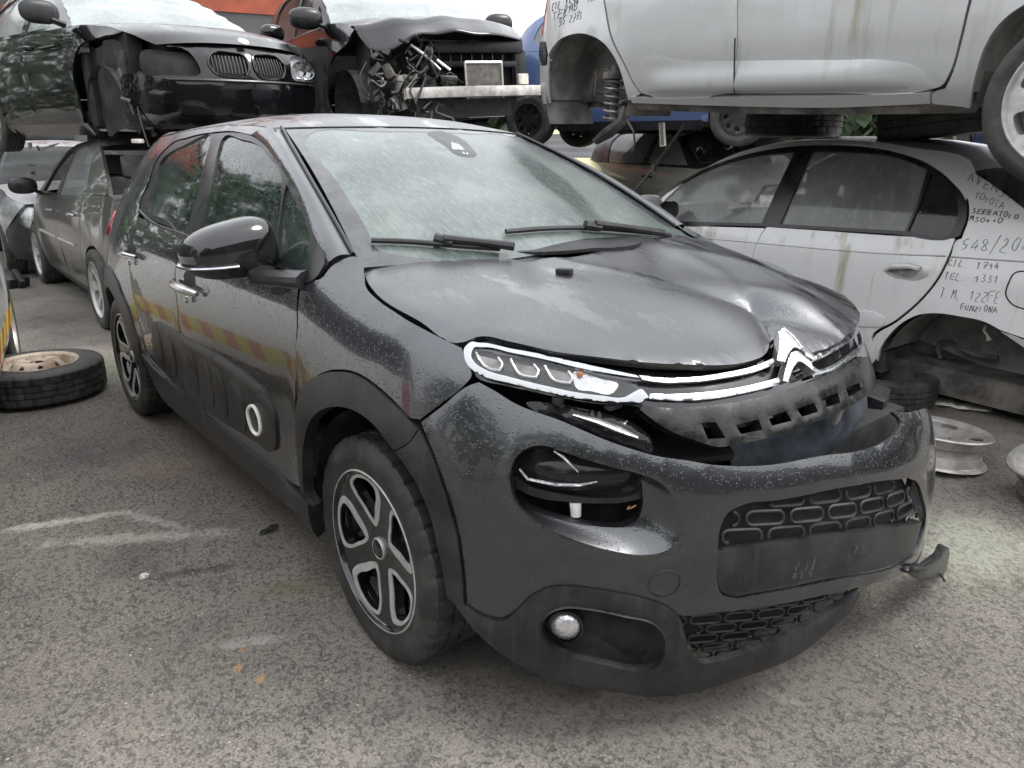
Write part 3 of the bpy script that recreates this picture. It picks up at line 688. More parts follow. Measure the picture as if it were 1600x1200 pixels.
# roof and A pillar
xs = np.concatenate([np.linspace(-2.46, -1.1, 22), [-1.06]]); ss = np.linspace(-1, 1, 33)
P = []
for i, x in enumerate(xs):
    P.append(roof_f(np.full(33, x), ss))
P.append(wind_f(ss, np.full(33, 1.006))+[0, 0, .003])
m = MB(); m.grid(P); m.build('roof', grey, C3, 60)
cw = WIND.sm([(553, 399), (520, 340), (486, 281), (460, 235), (441, 201)], 6, False)
c1 = C3S.sm([(512, 411), (498, 383), (484, 353), (460, 297), (434, 254), (413, 224), (393, 210)], 6, False)
c1 = resample(c1, .01, False); cw = resample(cw, .01, False)
def lerpc(c, n): k = np.linspace(0, len(c)-1, n); return np.stack([np.interp(k, range(len(c)), c[:, i]) for i in range(c.shape[1])], -1)
a3 = lerpc(C3S(c1), 24); b3 = lerpc(WIND(cw), 24)
P = []
for j in range(9):
    t = j/8; q = a3*(1-t)+b3*t; k = math.sin(math.pi*t)
    P.append(q+np.array([.018*k, -.012*k, .014*k])[None])
m = MB(); m.grid(P); o = m.build('windscreen_pillar', grey, C3, 60)
m = MB(); m.tube(b3+np.array([.004, -.004, .005]), .006, 8); m.build('windscreen_seal', M['trim'], C3)
# windscreen with its dark edge band
wout = [(-1, -.05), (-1, .5), (-1, 1.0), (-.5, 1.003), (0, 1.004), (.5, 1.003), (1, 1.0), (1, .5), (1, -.05), (.5, -.05), (0, -.05), (-.5, -.05)]
wo2 = crom([q+(1,) if i in (0, 2, 6, 8) else q for i, q in enumerate(wout)], 5)
win = WIND.trace([(471, 209), (583, 376)]); s0, t0 = win[0]; s1, t1 = win[1]
hole = crom([(s1, t1-.05), (s1, t1+.06), ((s0+s1)/2, .5), (s0+.0, t0-.06), (s0+.06, t0), (-.4, t0+.012), (.4, t0+.012), (-s0-.06, t0), (-s0, t0-.06), (-(s0+s1)/2, .5), (-s1, t1+.06), (-s1, t1-.05), (-s1+.1, t1-.1), (0, t1-.13), (s1+.1, t1-.1)], 6)
class Scaled(Surf): pass
# panel grids are isotropic, so the screen is meshed in metres
WSC = Surf(lambda a, b: wind_f(a/.62, b/.87), (-.66, .66, -.07, .9)); k2 = np.array([.62, .87])
panel('windscreen_band', WSC.off(.001), wo2*k2, M['band'], C3, holes=[hole*k2], grid=.04, thick=.004)
panel('windscreen', WSC.off(.0), inset(hole*k2, -.004), M['screen'], C3, grid=.04, thick=.003)
sens = WIND.trace([(668, 207), (700, 207), (716, 214), (738, 232), (745, 242), (735, 246), (713, 242), (698, 230)])
panel('sensor_housing', WSC.off(.002), crom([tuple(q) for q in sens*k2], 4), M['trim'], C3, grid=.02, thick=.002)
for q in ([(704, 221), (713, 222), (728, 236), (706, 234)],):
    panel('sensor_window', WSC.off(.0035), [tuple(r) for r in WIND.trace(q)*k2], M['paleglass'], C3, grid=.02, thick=.001)
panel('camera_eye', WSC.off(.0035), circ2(.012, 16, WIND.trace([(727, 240)])[0]*k2), M['lampin'], C3, grid=.02, thick=.001)
# wipers and the scuttle panel
def wiper(px, lift, r0, name='wiper'):
    P = WIND.off(lift)(WIND.sm(px, 5, False)); m = MB(); m.tube(P, r0, 8); return m
m = wiper([(580, 381), (640, 383), (700, 388), (780, 394)], .012, .008); q = WIND.off(.02)(WIND.trace([(678, 381), (706, 389)])); m.tube(q, [.017, .013], 8)
q2 = WIND.off(.03)(WIND.trace([(690, 386), (740, 391), (800, 399)])); m.tube(q2, [.012, .01, .014], 8); m.build('wiper', M['cladding'], C3)
m = wiper([(789, 367), (850, 362), (915, 361), (990, 366), (1045, 372)], .012, .008); m.tube(WIND.off(.02)(WIND.trace([(911, 360), (935, 364)])), [.017, .013], 8)
m.tube(WIND.off(.03)(WIND.trace([(925, 362), (985, 369), (1030, 376)])), [.012, .01, .014], 8); m.build('wiper', M['cladding'], C3)
m = MB(); ss = np.linspace(-.84, .84, 25)
m.grid([[tuple(wind_f([s], [.02])[0]+[0.0, 0, -.004]) for s in ss], [tuple(wind_f([s], [-.04])[0]+[.05, 0, -.03]) for s in ss], [tuple(wind_f([s], [-.08])[0]+[.12, 0, -.10]) for s in ss]]); m.build('scuttle_panel', M['trim'], C3)
sc = HOOD.sm([(783, 394), (790, 386), (810, 381), (870, 378), (940, 376), (1000, 373), (1002, 381), (915, 394), (840, 399)], 6)
panel('scuttle_cover', HOOD.off(.012), sc, M['cladding'], C3, grid=.04, thick=.012)
# front wing
wing = [tuple(q) for q in S.trace([(488, 437), (503, 432)])]+[tuple(q) for q in S.trace([(516, 416), (548, 399), (570, 409)])]
wing = [q+(1,) if i in (0,) else q for i, q in enumerate(wing)]
edge = [(571, 430), (575, 449), (590, 465), (656, 508), (723, 541), (730, 560), (737, 590), (729, 600), (690, 632), (656, 657)]
wing += [tuple(q)+((1,) if i in (4, 9) else ()) for i, q in enumerate(S.trace(edge))]
wing += [tuple(q)+((1,) if i in (7,) else ()) for i, q in enumerate(S.trace([(641, 655), (611, 624), (582, 599), (552, 582), (522, 579), (497, 587), (477, 605), (464, 633)]))]
wing += [tuple(q) for q in S.trace([(461, 600), (464, 510), (475, 440)])]
panel('front_wing', S, inset(crom(wing, 6), .0028), grey, C3, grid=.028, thick=.018)
# arch claddings
archF = [(472, 764, 1), (465, 690), (465, 635), (475, 605), (497, 588), (522, 581), (552, 584), (582, 601), (611, 626), (641, 657), (654, 671, 1), (641, 690), (618, 703, 1), (590, 667), (556, 641), (531, 635), (505, 640), (488, 656), (478, 686), (475, 733), (482, 780), (490, 790, 1)]
panel('arch_cladding', S.off(.007), tr(archF), M['cladding'], C3, grid=.025, thick=.035)
archF2 = [(656, 672, 1), (675, 711), (696, 771), (713, 830), (722, 890), (726, 945, 1), (701, 934, 1), (688, 864), (671, 796), (650, 750), (620, 705, 1), (641, 692)]
panel('arch_cladding', S.off(.006), tr(archF2), M['cladding'], C3, grid=.025, thick=.035)
ao = [(-2.54+.475*math.cos(rad(a)), .305+.475*math.sin(rad(a))) for a in range(6, 178, 8)]; ai = [(-2.54+.365*math.cos(rad(a)), .305+.37*math.sin(rad(a))) for a in range(6, 178, 8)]
ra = [q+((1,) if i in (0, len(ao)-1) else ()) for i, q in enumerate(ao)]+[q+((1,) if i in (0, len(ai)-1) else ()) for i, q in enumerate(reversed(ai))]
panel('arch_cladding', S.off(.007), crom(xu(C3B, ra), 3), M['cladding'], C3, grid=.03, thick=.035)
# side bumper strip with its air pads
ab = [(240, 508), (246, 502), (256, 507), (281, 522), (350, 561), (392, 591), (416, 615), (428, 639), (434, 675), (433, 700), (424, 705), (404, 691), (335, 648), (290, 612), (260, 582), (246, 564), (241, 540)]
AB = tr(ab); panel('side_pad', S.off(.012), AB, M['cladding'], C3, grid=.02, thick=.016, drop=.005)
for cx, cz in [(-1.70, .55), (-1.52, .54), (-1.28, .53), (-1.11, .525), (-.95, .52), (-.79, .515)]:
    c = C3B.u_of(cx); panel('air_pad', S.off(.017), crom([(c+a*.055, cz+b*.085) for a, b in ((-1, -.6), (-.6, -1), (.6, -1), (1, -.6), (1, .6), (.6, 1), (-.6, 1), (-1, .6))], 4), M['cladding'], C3, grid=.018, thick=.006, drop=.003)
rg = S.trace([(394, 640), (397, 634), (404, 634), (410, 645), (414, 668), (410, 677), (402, 671), (396, 655)])
m = MB(); m.tube(S.off(.015)(crom([tuple(q) for q in rg], 5)), .0058, 6, True); m.build('pad_ring', M['whiteplast'], C3)
# door handles
for (rec, bar, lock) in (([(286, 432), (291, 421), (300, 421), (306, 431), (307, 444), (297, 449), (288, 445)], [(277, 438), (288, 446), (303, 453), (314, 460)], (297, 468)),
                         ([(199, 388), (204, 381), (209, 381), (213, 390), (213, 399), (205, 401), (199, 396)], [(193, 391), (200, 396), (210, 400), (218, 403)], (207, 410))):
    panel('handle_recess', S.off(.001), tr(rec, 4), M['dark'], C3, grid=.02, thick=.001)
    b = S.trace(bar); m = MB(); b3 = np.stack([S.off(d)(b[i])[0] for i, d in enumerate((.012, .038, .040, .014))]); c = np.array([pchip(np.linspace(0, 3, 14), range(4), b3[:, k]) for k in range(3)]).T
    m.tube(c, [.009+.007*math.sin(math.pi*i/13) for i in range(14)], 10); m.build('door_handle', M['dull_chrome'], C3)
    q = S.off(.01)(S.trace([lock]))[0]; m = MB(); m.lathe([(0, -.012), (.010, -.010), (.013, 0), (0, .002)], 16, mat4(q)); m.build('lock_cap', M['dull_chrome'], C3)
# mirror
mp = on(357, 391, 1, -.925); mm = MB(); n1, n2 = 28, 18; V = []
for i in range(n1):
    a = 2*math.pi*i/n1
    for j in range(n2+1):
        b = -math.pi/2+math.pi*j/n2; ca, sa, cb, sb = math.cos(a), math.sin(a), math.cos(b), math.sin(b)
        e = lambda v, p: math.copysign(abs(v)**p, v)
        y = e(sa, .85)*e(cb, .7)*.135; z = e(sb, .8)*.083; x = e(ca, .8)*e(cb, .7)*(.085 if ca > 0 else .05)
        z += .012*(-y/.13)*(-1) if z > 0 else .0; x += -.025*(-y/.13)
        V.append((x, y, z*(1-.12*(-y/.13))))
F = [(i*(n2+1)+j, ((i+1) % n1)*(n2+1)+j, ((i+1) % n1)*(n2+1)+j+1, i*(n2+1)+j+1) for i in range(n1) for j in range(n2)]
MM = mat4(mp, rad(8), 0, rad(4)); mm.add(V, F, MM); mir = mm.build('wing_mirror', M['gloss'], C3, 60)
m = MB(); pts = []
for i in range(22):
    a = rad(-165+i*7.6); e = lambda v, p: math.copysign(abs(v)**p, v)
    pts.append((e(math.cos(a), .8)*.0855*(1 if math.cos(a) > 0 else .6)-.025*(-e(math.sin(a), .85)), e(math.sin(a), .85)*.1355, -.022-.012*(i/21)))
m.tube(xf(MM, pts), .0095, 8, flat=.55); m.build('mirror_strip', M['dull_chrome'], mir)
ms = S(S.trace([(478, 432)]))[0]; m = MB()
m.tube([mp+[-.01, .09, -.055], mp*.55+ms*.45+[0, 0, -.045], ms+[0, .005, -.01]], [.05, .045, .055], 12, flat=.5); m.build('mirror_stem', M['trim'], mir)
panel('mirror_sail', S.off(.004), tr([(430, 404, 1), (482, 420), (484, 372), (508, 412), (498, 430), (462, 446), (444, 458), (428, 460), (424, 440)], 4), M['trim'], C3, grid=.03, thick=.01)
# bonnet
hd = [(571, 411, 1), (575, 440), (590, 459), (656, 500), (725, 532), (745, 524), (800, 532), (880, 549), (1000, 563), (1100, 568), (1165, 564), (1195, 553), (1206, 533), (1214, 528), (1234, 535), (1255, 547), (1285, 545), (1318, 528), (1342, 504), (1345, 488, 1)]
hab = [tuple(a)+((1,) if len(q) > 2 else ()) for a, q in zip(HOOD.trace(hd), hd)]
hl = [(.42, .685), (.25, .71), (.05, .72), (-.12, .71), (-.24, .69, 1), (-.16, .5), (-.12, .2)]+[tuple(q) for q in HOOD.trace([(915, 396), (775, 402), (640, 406)])]
hood = panel('bonnet', HOOD, crom(hab+hl, 6), grey, C3, grid=.02, thick=.02, drop=.004, ang=70)
q = hood_f([on(882, 418, 2, 1.03)[0]], [on(882, 418, 2, 1.03)[1]])[0]; m = MB(); m.box((0, 0, .006), (.045, .028, .016), mat4(q, .4), .006); m.build('washer_jet', M['trim'], C3)
# ---------------------------------------------------------------- bumper
BS = BUM; bt = BS.sm
btop = [(657, 660, 1), (690, 635), (735, 601), (748, 597, 1), (775, 612), (800, 628), (883, 660), (967, 695), (1033, 714), (1063, 718), (1112, 726), (1187, 728), (1281, 713), (1375, 695), (1404, 671), (1408, 655), (1396, 643, 1)]
BT = BS.trace(btop)
leftend = [(2*C3B.U-4.45, .70), (2*C3B.U-4.30, .55), (2*C3B.U-4.28, .40, 1)]
low = [(1436, 880), (1415, 896), (1356, 915), (1287, 931), (1192, 950), (1128, 957), (1059, 961), (1043, 950), (1017, 940), (969, 929), (916, 921), (862, 919), (831, 932), (804, 958), (783, 971), (756, 966), (728, 948, 1)]
arc = [(724, 890), (715, 830), (698, 771), (677, 711)]
ol = [tuple(a)+((1,) if len(q) > 2 else ()) for a, q in zip(BT, btop)]+leftend+[tuple(a)+((1,) if len(q) > 2 else ()) for a, q in zip(BS.trace(low), low)]+[tuple(q) for q in BS.trace(arc)]
rec = [(1123, 868), (1123, 916), (1128, 929), (1144, 936), (1181, 932), (1287, 911), (1415, 879), (1434, 862), (1447, 822), (1444, 778), (1437, 757), (1428, 748), (1406, 749), (1312, 763), (1219, 782), (1156, 792), (1137, 804), (1126, 828)]
eye_o = [(797, 757), (799, 730), (810, 710), (830, 698), (860, 698), (900, 713), (953, 729), (1000, 741), (1030, 753), (1050, 773), (1063, 800), (1065, 827), (1057, 850), (1037, 863), (1007, 868), (960, 862), (900, 845), (850, 823), (817, 800), (802, 778)]
REC = bt(rec, 5); EYO = bt(eye_o, 5)
panel('front_bumper', BS, crom(ol, 5), grey, C3, holes=[REC, EYO], grid=.022, thick=.012, drop=.003, ang=60)
# shaped bowl round the lower headlamp
eye_i = [(803, 763), (802, 742), (806, 720), (825, 704), (855, 702), (892, 711), (940, 724), (985, 738), (1001, 750), (1004, 767), (1004, 790), (996, 812), (980, 822), (950, 824), (910, 819), (875, 811), (840, 801), (820, 791), (810, 780)]
BI = BS.off(-.045); EYI = BI.sm(eye_i, 6)
def match(a, b, n=120):
    """two closed outlines resampled alike by angle about their own centres"""
    def byang(p):
        c = (p.min(0)+p.max(0))/2; d = p-c; th = np.unwrap(np.arctan2(d[:, 1]/np.ptp(p[:, 1]), d[:, 0]/np.ptp(p[:, 0])))
        if th[-1] < th[0]: th = th[::-1]; p = p[::-1]
        t = np.linspace(0, 2*np.pi, n, endpoint=False)-np.pi; T = np.concatenate([th-2*np.pi, th, th+2*np.pi]); Q = np.concatenate([p, p, p])
        o = np.argsort(T); return np.stack([np.interp(t, T[o], Q[o, 0]), np.interp(t, T[o], Q[o, 1])], -1)
    return byang(a), byang(b)
ea, eb = match(EYO, EYI); ring = []
A3 = BS.off(-.002)(ea); B3 = BI(eb)
for t, k in ((0, 0), (.12, .10), (.35, .42), (.65, .78), (.88, .97), (1, 1)):
    mid = A3*(1-t)+B3*t; N_ = BS.normal(ea); ring.append(A3*(1-t)+B3*t-N_*((k-t)*.030))
ring.append(B3-BI.normal(eb)*.03)
V = np.concatenate(ring); n = len(ea); F = [(i*n+j, i*n+(j+1) % n, (i+1)*n+(j+1) % n, (i+1)*n+j) for i in range(len(ring)-1) for j in range(n)]
m = MB(); m.add(V, F); m.build('lamp_bowl', grey, C3, 60)
# main headlamp unit behind the bowl: dark domed lens, parting rib, lower bracket
LS = BS.off(-.075)
lens = LS.sm([(800, 720), (815, 700), (850, 694), (905, 705), (965, 722), (1003, 742), (1006, 760), (985, 768), (940, 772), (880, 766), (830, 752), (804, 738)], 6)
c0 = lens.mean(0); ctr = (lens.min(0)+lens.max(0))/2; hw_ = np.ptp(lens, axis=0)/2
dome = Surf(lambda a, b: LS(np.stack([a, b], -1))+LS.normal(np.stack([a, b], -1))*(.038*np.clip(1-((a-ctr[0])/hw_[0])**2-((b-ctr[1])/hw_[1])**2, 0, 1))[:, None], LS.dom)
hu = panel('headlamp', dome, inset(lens, -.01), M['lens_dark'], C3, grid=.014, thick=.03)
panel('headlamp_reflector', LS.off(-.03), inset(lens, -.008), M['gloss'], hu, grid=.03, thick=.02)
m = MB(); m.tube(LS.off(.036)(LS.trace([(818, 728), (830, 743), (870, 751), (905, 752), (930, 747)])), [.003, .004, .004, .004, .002], 8); m.tube(LS.off(.036)(LS.trace([(868, 703), (882, 711), (903, 733)])), [.002, .004, .002], 8); m.build('lamp_rib', M['lampin'], hu)
panel('headlamp_base', LS.off(.012), LS.sm([(800, 742), (830, 758), (880, 770), (940, 776), (990, 770), (1004, 762), (1002, 774), (985, 780), (930, 784), (880, 781), (845, 776), (818, 766), (800, 752)], 5), M['cladding'], hu, grid=.02, thick=.05)
m = MB(); a = LS.off(.0)(LS.trace([(899, 784), (900, 806)])); m.tube(a, [.014, .012], 12); m.build('washer_neck', M['whiteplast'], C3)
m = MB(); m.tube(LS.off(.01)(LS.trace([(982, 788), (978, 793), (985, 791), (992, 787)])), .0022, 6); m.build('cable_clip', M['amber'], C3)
# upper edge of that headlamp above the bumper line
UL = BS.off(-.03); 
up = panel('headlamp_top', UL.off(.01), UL.sm([(822, 630), (850, 628), (900, 636), (960, 650), (1000, 668), (1020, 690), (1020, 705), (980, 700), (930, 682), (880, 662), (835, 642)], 6), M['lens_dark'], C3, grid=.02, thick=.08, drop=.01)
m = MB(); m.tube(UL.off(.03)(UL.trace([(895, 650), (930, 660), (965, 674), (990, 684)])), [.004, .011, .012, .005], 8, flat=.5); m.build('lamp_glint_strip', M['lampin'], up)
m = MB(); m.box(UL.off(.02)(UL.trace([(873, 628)]))[0], (.02, .02, .018), None, .004); m.build('lamp_lug', M['cladding'], up); m = MB(); m.box(UL.off(.02)(UL.trace([(955, 637)]))[0], (.02, .04, .010), None, .004); m.build('lamp_lug', M['cladding'], up)
# recess: mesh grille with capsule openings over a plate carrier
RS = BS.off(-.022)
panel('lower_grille', RS.off(-.02), inset(REC, -.006), M['dark'], C3, grid=.05, thick=.01)
def capsule_mesh(name, surf, region, du, dz, hu_, hz, r, mat, parent, z0=None):
    lo = region.min(0); hi = region.max(0); m = MB(); row = 0; z = (z0 if z0 is not None else lo[1]+hz)
    while z < hi[1]:
        u = lo[0]+(du/2 if row % 2 else 0)
        while u < hi[0]:
            c = [(u+s*(hu_-hz)+hz*math.cos(a)*(1), z+hz*math.sin(a)) for s, a0 in ((1, -90), (-1, 90)) for a in [rad(a0+k*30) for k in range(7)]]
            c = np.array(c); ok = inpoly(c, region)
            if ok.all(): m.tube(surf(c), r, 6, True)
            elif ok.sum() > 5:
                c2 = c[ok]; 
                k = np.argmax(np.linalg.norm(np.diff(np.concatenate([c2, c2[:1]]), axis=0), axis=1)); c2 = np.roll(c2, -(k+1), 0); m.tube(surf(c2), r, 6)
            u += du
        z += dz; row += 1
    return m.build(name, mat, parent)
gr_bot = BS.trace([(1123, 866), (1200, 853), (1309, 838), (1400, 824), (1447, 815)])
up_reg = np.concatenate([gr_bot, BS.trace([(1444, 778), (1437, 757), (1428, 748), (1406, 749), (1312, 763), (1219, 782), (1156, 792), (1137, 804), (1126, 828)])])
up_reg = inset(up_reg, .006)
capsule_mesh('grille_mesh', RS.off(.002), up_reg, .118, .043, .050, .0165, .0045, M['cladding'], C3)
pl = [tuple(q) for q in gr_bot]+[tuple(q) for q in BS.trace([(1434, 862), (1415, 878), (1287, 910), (1181, 931), (1144, 935), (1129, 928), (1124, 915)])]
panel('plate_carrier', BS.off(-.006), inset(crom([q+(1,) if i in (0, 4) else q for i, q in enumerate(pl)], 5), .002), M['cladding'], C3, grid=.03, thick=.03, drop=.003)
for (x0, y0, k) in ((1262, 886, 16), (1352, 866, 16)):      # scraped glue patches where the plate was
    q = BS.trace([(x0-26, y0+6)])[0]; 
    for j in range(k):
        u0 = q[0]+random.uniform(0, .075); zz = q[1]+random.uniform(-.022, .022); h = random.uniform(.004, .012)
        panel('scrape_mark', BS.off(-.0045), [(u0, zz-h), (u0+.0030, zz-h*.8), (u0+.0035, zz+h), (u0+.001, zz+h*.9)], M['seat'], C3, grid=.02, thick=.0008)
# tow-eye cover, fog lamp, black lower bumper
tw = BS.trace([(1038, 912)])[0]; tv = BS.trace([(1062, 912), (1038, 892)]); ru = abs(tv[0][0]-tw[0]); rz = abs(tv[1][1]-tw[1])
cc = [(tw[0]+ru*math.cos(a), tw[1]+rz*math.sin(a)) for a in np.linspace(0, 2*np.pi, 36, endpoint=False)]
m = MB(); m.tube(BS.off(-.0005)(cc), .0022, 6, True); m.build('tow_cover', M['trim'], C3)
lowb = [(702, 936, 1), (735, 979), (788, 1027), (836, 1054), (916, 1076), (969, 1085), (1022, 1091), (1075, 1086), (1150, 1064), (1235, 1033), (1300, 983), (1341, 940), (1347, 922, 1), (1303, 953), (1250, 985), (1181, 1016), (1128, 1034), (1096, 1038), (1084, 1030), (1072, 995), (1060, 962), (1043, 951), (1017, 941), (969, 930), (916, 922), (862, 920), (831, 933), (804, 959), (783, 972), (756, 967), (726, 948, 1)]
LB = Surf(lambda u, z: bump_f(u, z)+BUM.normal(np.stack([u, z], -1))*(.006+.02*sstep(.34, .2, z))[:, None], (3.95, 6.0, .06, .5))
fog_o = [(842, 985), (852, 961), (878, 949), (926, 952), (979, 963), (1022, 974), (1040, 995), (1040, 1022), (1027, 1043), (1001, 1049), (947, 1040), (889, 1025), (857, 1009)]
FO = LB.sm(fog_o, 5); lob = [tuple(a)+((1,) if len(q) > 2 else ()) for a, q in zip(LB.trace(lowb), lowb)]
panel('lower_bumper', LB, crom(lob, 4), M['cladding'], C3, holes=[FO], grid=.022, thick=.02, drop=.003, ang=60)
LI = LB.off(-.05); FI = LI.sm([(860, 985), (862, 965), (885, 956), (930, 963), (970, 976), (1000, 995), (1010, 1015), (1000, 1030), (960, 1026), (905, 1014), (875, 1003)], 5)
fa, fb = match(FO, FI, 90); A3 = LB.off(-.003)(fa); B3 = LI(fb); rr_ = [A3, LB.off(.003)(fa*.97+fa.mean(0)*.03), A3*.75+B3*.25, A3*.35+B3*.65, B3]
V = np.concatenate(rr_+[np.repeat(B3.mean(0)[None], 90, 0)]); n = 90; F = [(i*n+j, i*n+(j+1) % n, (i+1)*n+(j+1) % n, (i+1)*n+j) for i in range(len(rr_)) for j in range(n)]
m = MB(); m.add(V, F); m.build('fog_lamp_pocket', M['cladding'], C3, 50)
fl = LI.off(.022)(LI.trace([(884, 972)]))[0]; d = LI.normal(LI.trace([(884, 972)]))[0]; yw = math.atan2(d[0], -d[1])
m = MB(); m.lathe([(0, -.012), (.02, -.010), (.034, -.003), (.036, .012), (0, .02)], 28, mat4(fl, yw)); fo = m.build('fog_lamp', M['lampin'], C3, 60)
m = MB(); m.lathe([(.036, -.006), (.042, -.004), (.042, .02), (.036, .02)], 28, mat4(fl, yw)); m.build('fog_lamp_bezel', M['trim'], fo)
lm = [(1063, 966), (1076, 1008), (1092, 1036), (1128, 1033), (1181, 1014), (1250, 983), (1303, 951), (1345, 919), (1287, 930), (1192, 949), (1128, 956)]
LM = BS.trace(lm); panel('lower_mesh_back', BS.off(-.04), LM, M['dark'], C3, grid=.05, thick=.01)
capsule_mesh('lower_mesh', BS.off(-.018), inset(LM, -.01), .085, .03, .037, .012, .0035, M['cladding'], C3)
# torn bracket at the bumper's left end
tb = lambda x, y, xx: on(x, y, 0, xx)
P = [[tb(1412, 888, .92), tb(1436, 880, .90), tb(1462, 862, .87), tb(1470, 850, .86)], [tb(1420, 892, .93), tb(1444, 882, .91), tb(1474, 868, .87), tb(1483, 856, .86)], [tb(1428, 899, .93), tb(1450, 894, .92), tb(1476, 884, .88), tb(1484, 866, .86)], [tb(1440, 908, .93), tb(1460, 905, .92), tb(1474, 900, .89), tb(1480, 888, .87)]]
m = MB(); m.grid(P); o = m.build('torn_bracket', M['trim'], C3, 20); so = o.modifiers.new('t', 'SOLIDIFY'); so.thickness = .008
m = MB(); m.tube([tb(1424, 888, .93), tb(1446, 888, .92), tb(1470, 872, .88)], .006, 6); m.tube([tb(1470, 898, .90), tb(1476, 908, .90)], .004, 6); m.build('bracket_rod', M['cladding'], C3)
# ---------------------------------------------------------------- upper grille with lamp strip and chevrons
GS = Surf(lambda u, z: C3B.f(u, z)-C3B_n(u, z)*.0, (4.0, 2*C3B.U-4.2, .5, .96))
def C3B_n(u, z): return Surf(C3B.f, C3S.dom).normal(np.stack([u, z], -1))
GB = Surf(lambda u, z: C3B.f(u, z), (4.0, 2*C3B.U-4.15, .5, .95)); gt = GB.sm
face = [(727, 540, 1), (745, 530), (800, 536), (880, 553), (1000, 567), (1100, 571), (1180, 565), (1206, 550), (1212, 528), (1235, 536), (1262, 549), (1300, 538), (1340, 506), (1359, 528), (1372, 552), (1376, 586), (1340, 606), (1240, 642), (1150, 668), (1095, 664), (1037, 645), (1003, 634), (930, 628), (860, 616), (790, 600), (740, 585), (729, 562)]
panel('grille_panel', GB.off(-.012), gt(face, 5), M['gloss'], C3, grid=.03, thick=.05, drop=.006)
lampw = [(735, 556), (738, 545), (755, 546), (867, 569), (950, 586), (985, 597), (998, 608), (985, 617), (940, 618), (870, 606), (800, 590), (752, 574)]
LW = gt(lampw, 5)
lo_ = panel('lamp_strip_back', GB.off(-.010), LW, M['trim'], C3, grid=.03, thick=.01)
for q in ([(743, 549, 1), (750, 562), (757, 571), (770, 577), (780, 578, 1), (784, 571), (778, 557, 1)], [(798, 560, 1), (804, 573), (811, 583), (826, 588), (837, 589, 1), (841, 581), (834, 568, 1)], [(851, 570, 1), (857, 582), (864, 592), (880, 597), (890, 598, 1), (894, 590), (888, 579, 1)]):
    b = [tuple(a_)+((1,) if len(c_) > 2 else ()) for a_, c_ in zip(GB.trace(q), q)]; m = MB(); m.tube(GB.off(-.003)(crom(b, 5, False)), .0030, 6); m.build('running_lamp', M['lampin'], lo_)
    panel('lamp_cell', GB.off(-.007), inset(crom(b, 4), .002), M['steel'], lo_, grid=.02, thick=.002)
panel('indicator_reflector', GB.off(-.007), gt([(895, 580), (940, 590), (968, 600), (960, 612), (925, 610), (900, 604)], 4), M['lampin'], lo_, grid=.02, thick=.002)
m = MB(); m.box(GB.off(-.002)(GB.trace([(906, 584)]))[0], (.011, .011, .010), None, .003); m.build('indicator_bulb', M['amber'], lo_)
panel('lamp_strip_lens', GB.off(.004), LW, M['lens'], lo_, grid=.03, thick=.004)
def ribbon(name, outline, off, mat, parent=C3, th=.012, n=4, closed_hole=None):
    return panel(name, GB.off(off), gt(outline, n+2), mat, parent, grid=.006, thick=th, drop=.0015)
ribbon('chrome_strip', [(726, 557), (727, 545), (734, 538), (748, 538), (800, 548), (867, 561), (950, 579), (993, 588, 1), (998, 592, 1), (950, 585), (867, 568), (800, 554), (752, 545), (741, 546), (737, 556), (741, 566), (756, 577), (800, 591), (867, 607), (940, 619), (975, 621), (990, 613, 1), (1000, 609), (1012, 621, 1), (1004, 629), (985, 630), (930, 627), (862, 615), (795, 599), (750, 586), (733, 573)], .008, M['chrome'])
ribbon('chrome_strip', [(997, 588, 1), (1030, 592), (1065, 592), (1125, 585), (1175, 574), (1205, 562, 1), (1210, 570, 1), (1178, 582), (1128, 592), (1066, 599), (1030, 599), (1002, 595, 1)], .008, M['dull_chrome'])
ribbon('chrome_strip', [(1014, 616, 1), (1050, 617), (1100, 614), (1150, 607), (1190, 598), (1214, 591, 1), (1216, 601, 1), (1192, 608), (1152, 617), (1102, 625), (1050, 627), (1012, 624, 1)], .008, M['dull_chrome'])
ribbon('chevron_emblem', [(1203, 570, 1), (1208, 530, 1), (1219, 527), (1236, 536), (1252, 552), (1263, 565, 1), (1259, 569, 1), (1246, 557), (1232, 551), (1224, 557), (1214, 574, 1)], .026, M['alloy_chrome'], th=.024)
ribbon('chevron_emblem', [(1211, 600, 1), (1219, 573), (1228, 558), (1237, 557), (1251, 567), (1268, 585, 1), (1263, 589, 1), (1249, 577), (1238, 571), (1230, 577), (1219, 602, 1)], .026, M['alloy_chrome'], th=.024)
ribbon('chrome_strip', [(1261, 562, 1), (1281, 551), (1312, 533), (1331, 517), (1341, 506, 1), (1346, 512, 1), (1334, 526), (1314, 543), (1283, 560), (1264, 569, 1)], .008, M['dull_chrome'])
ribbon('chrome_strip', [(1266, 583, 1), (1297, 572), (1328, 550), (1343, 532), (1352, 513, 1), (1359, 520, 1), (1350, 538), (1332, 559), (1300, 580), (1267, 591, 1)], .008, M['dull_chrome'])
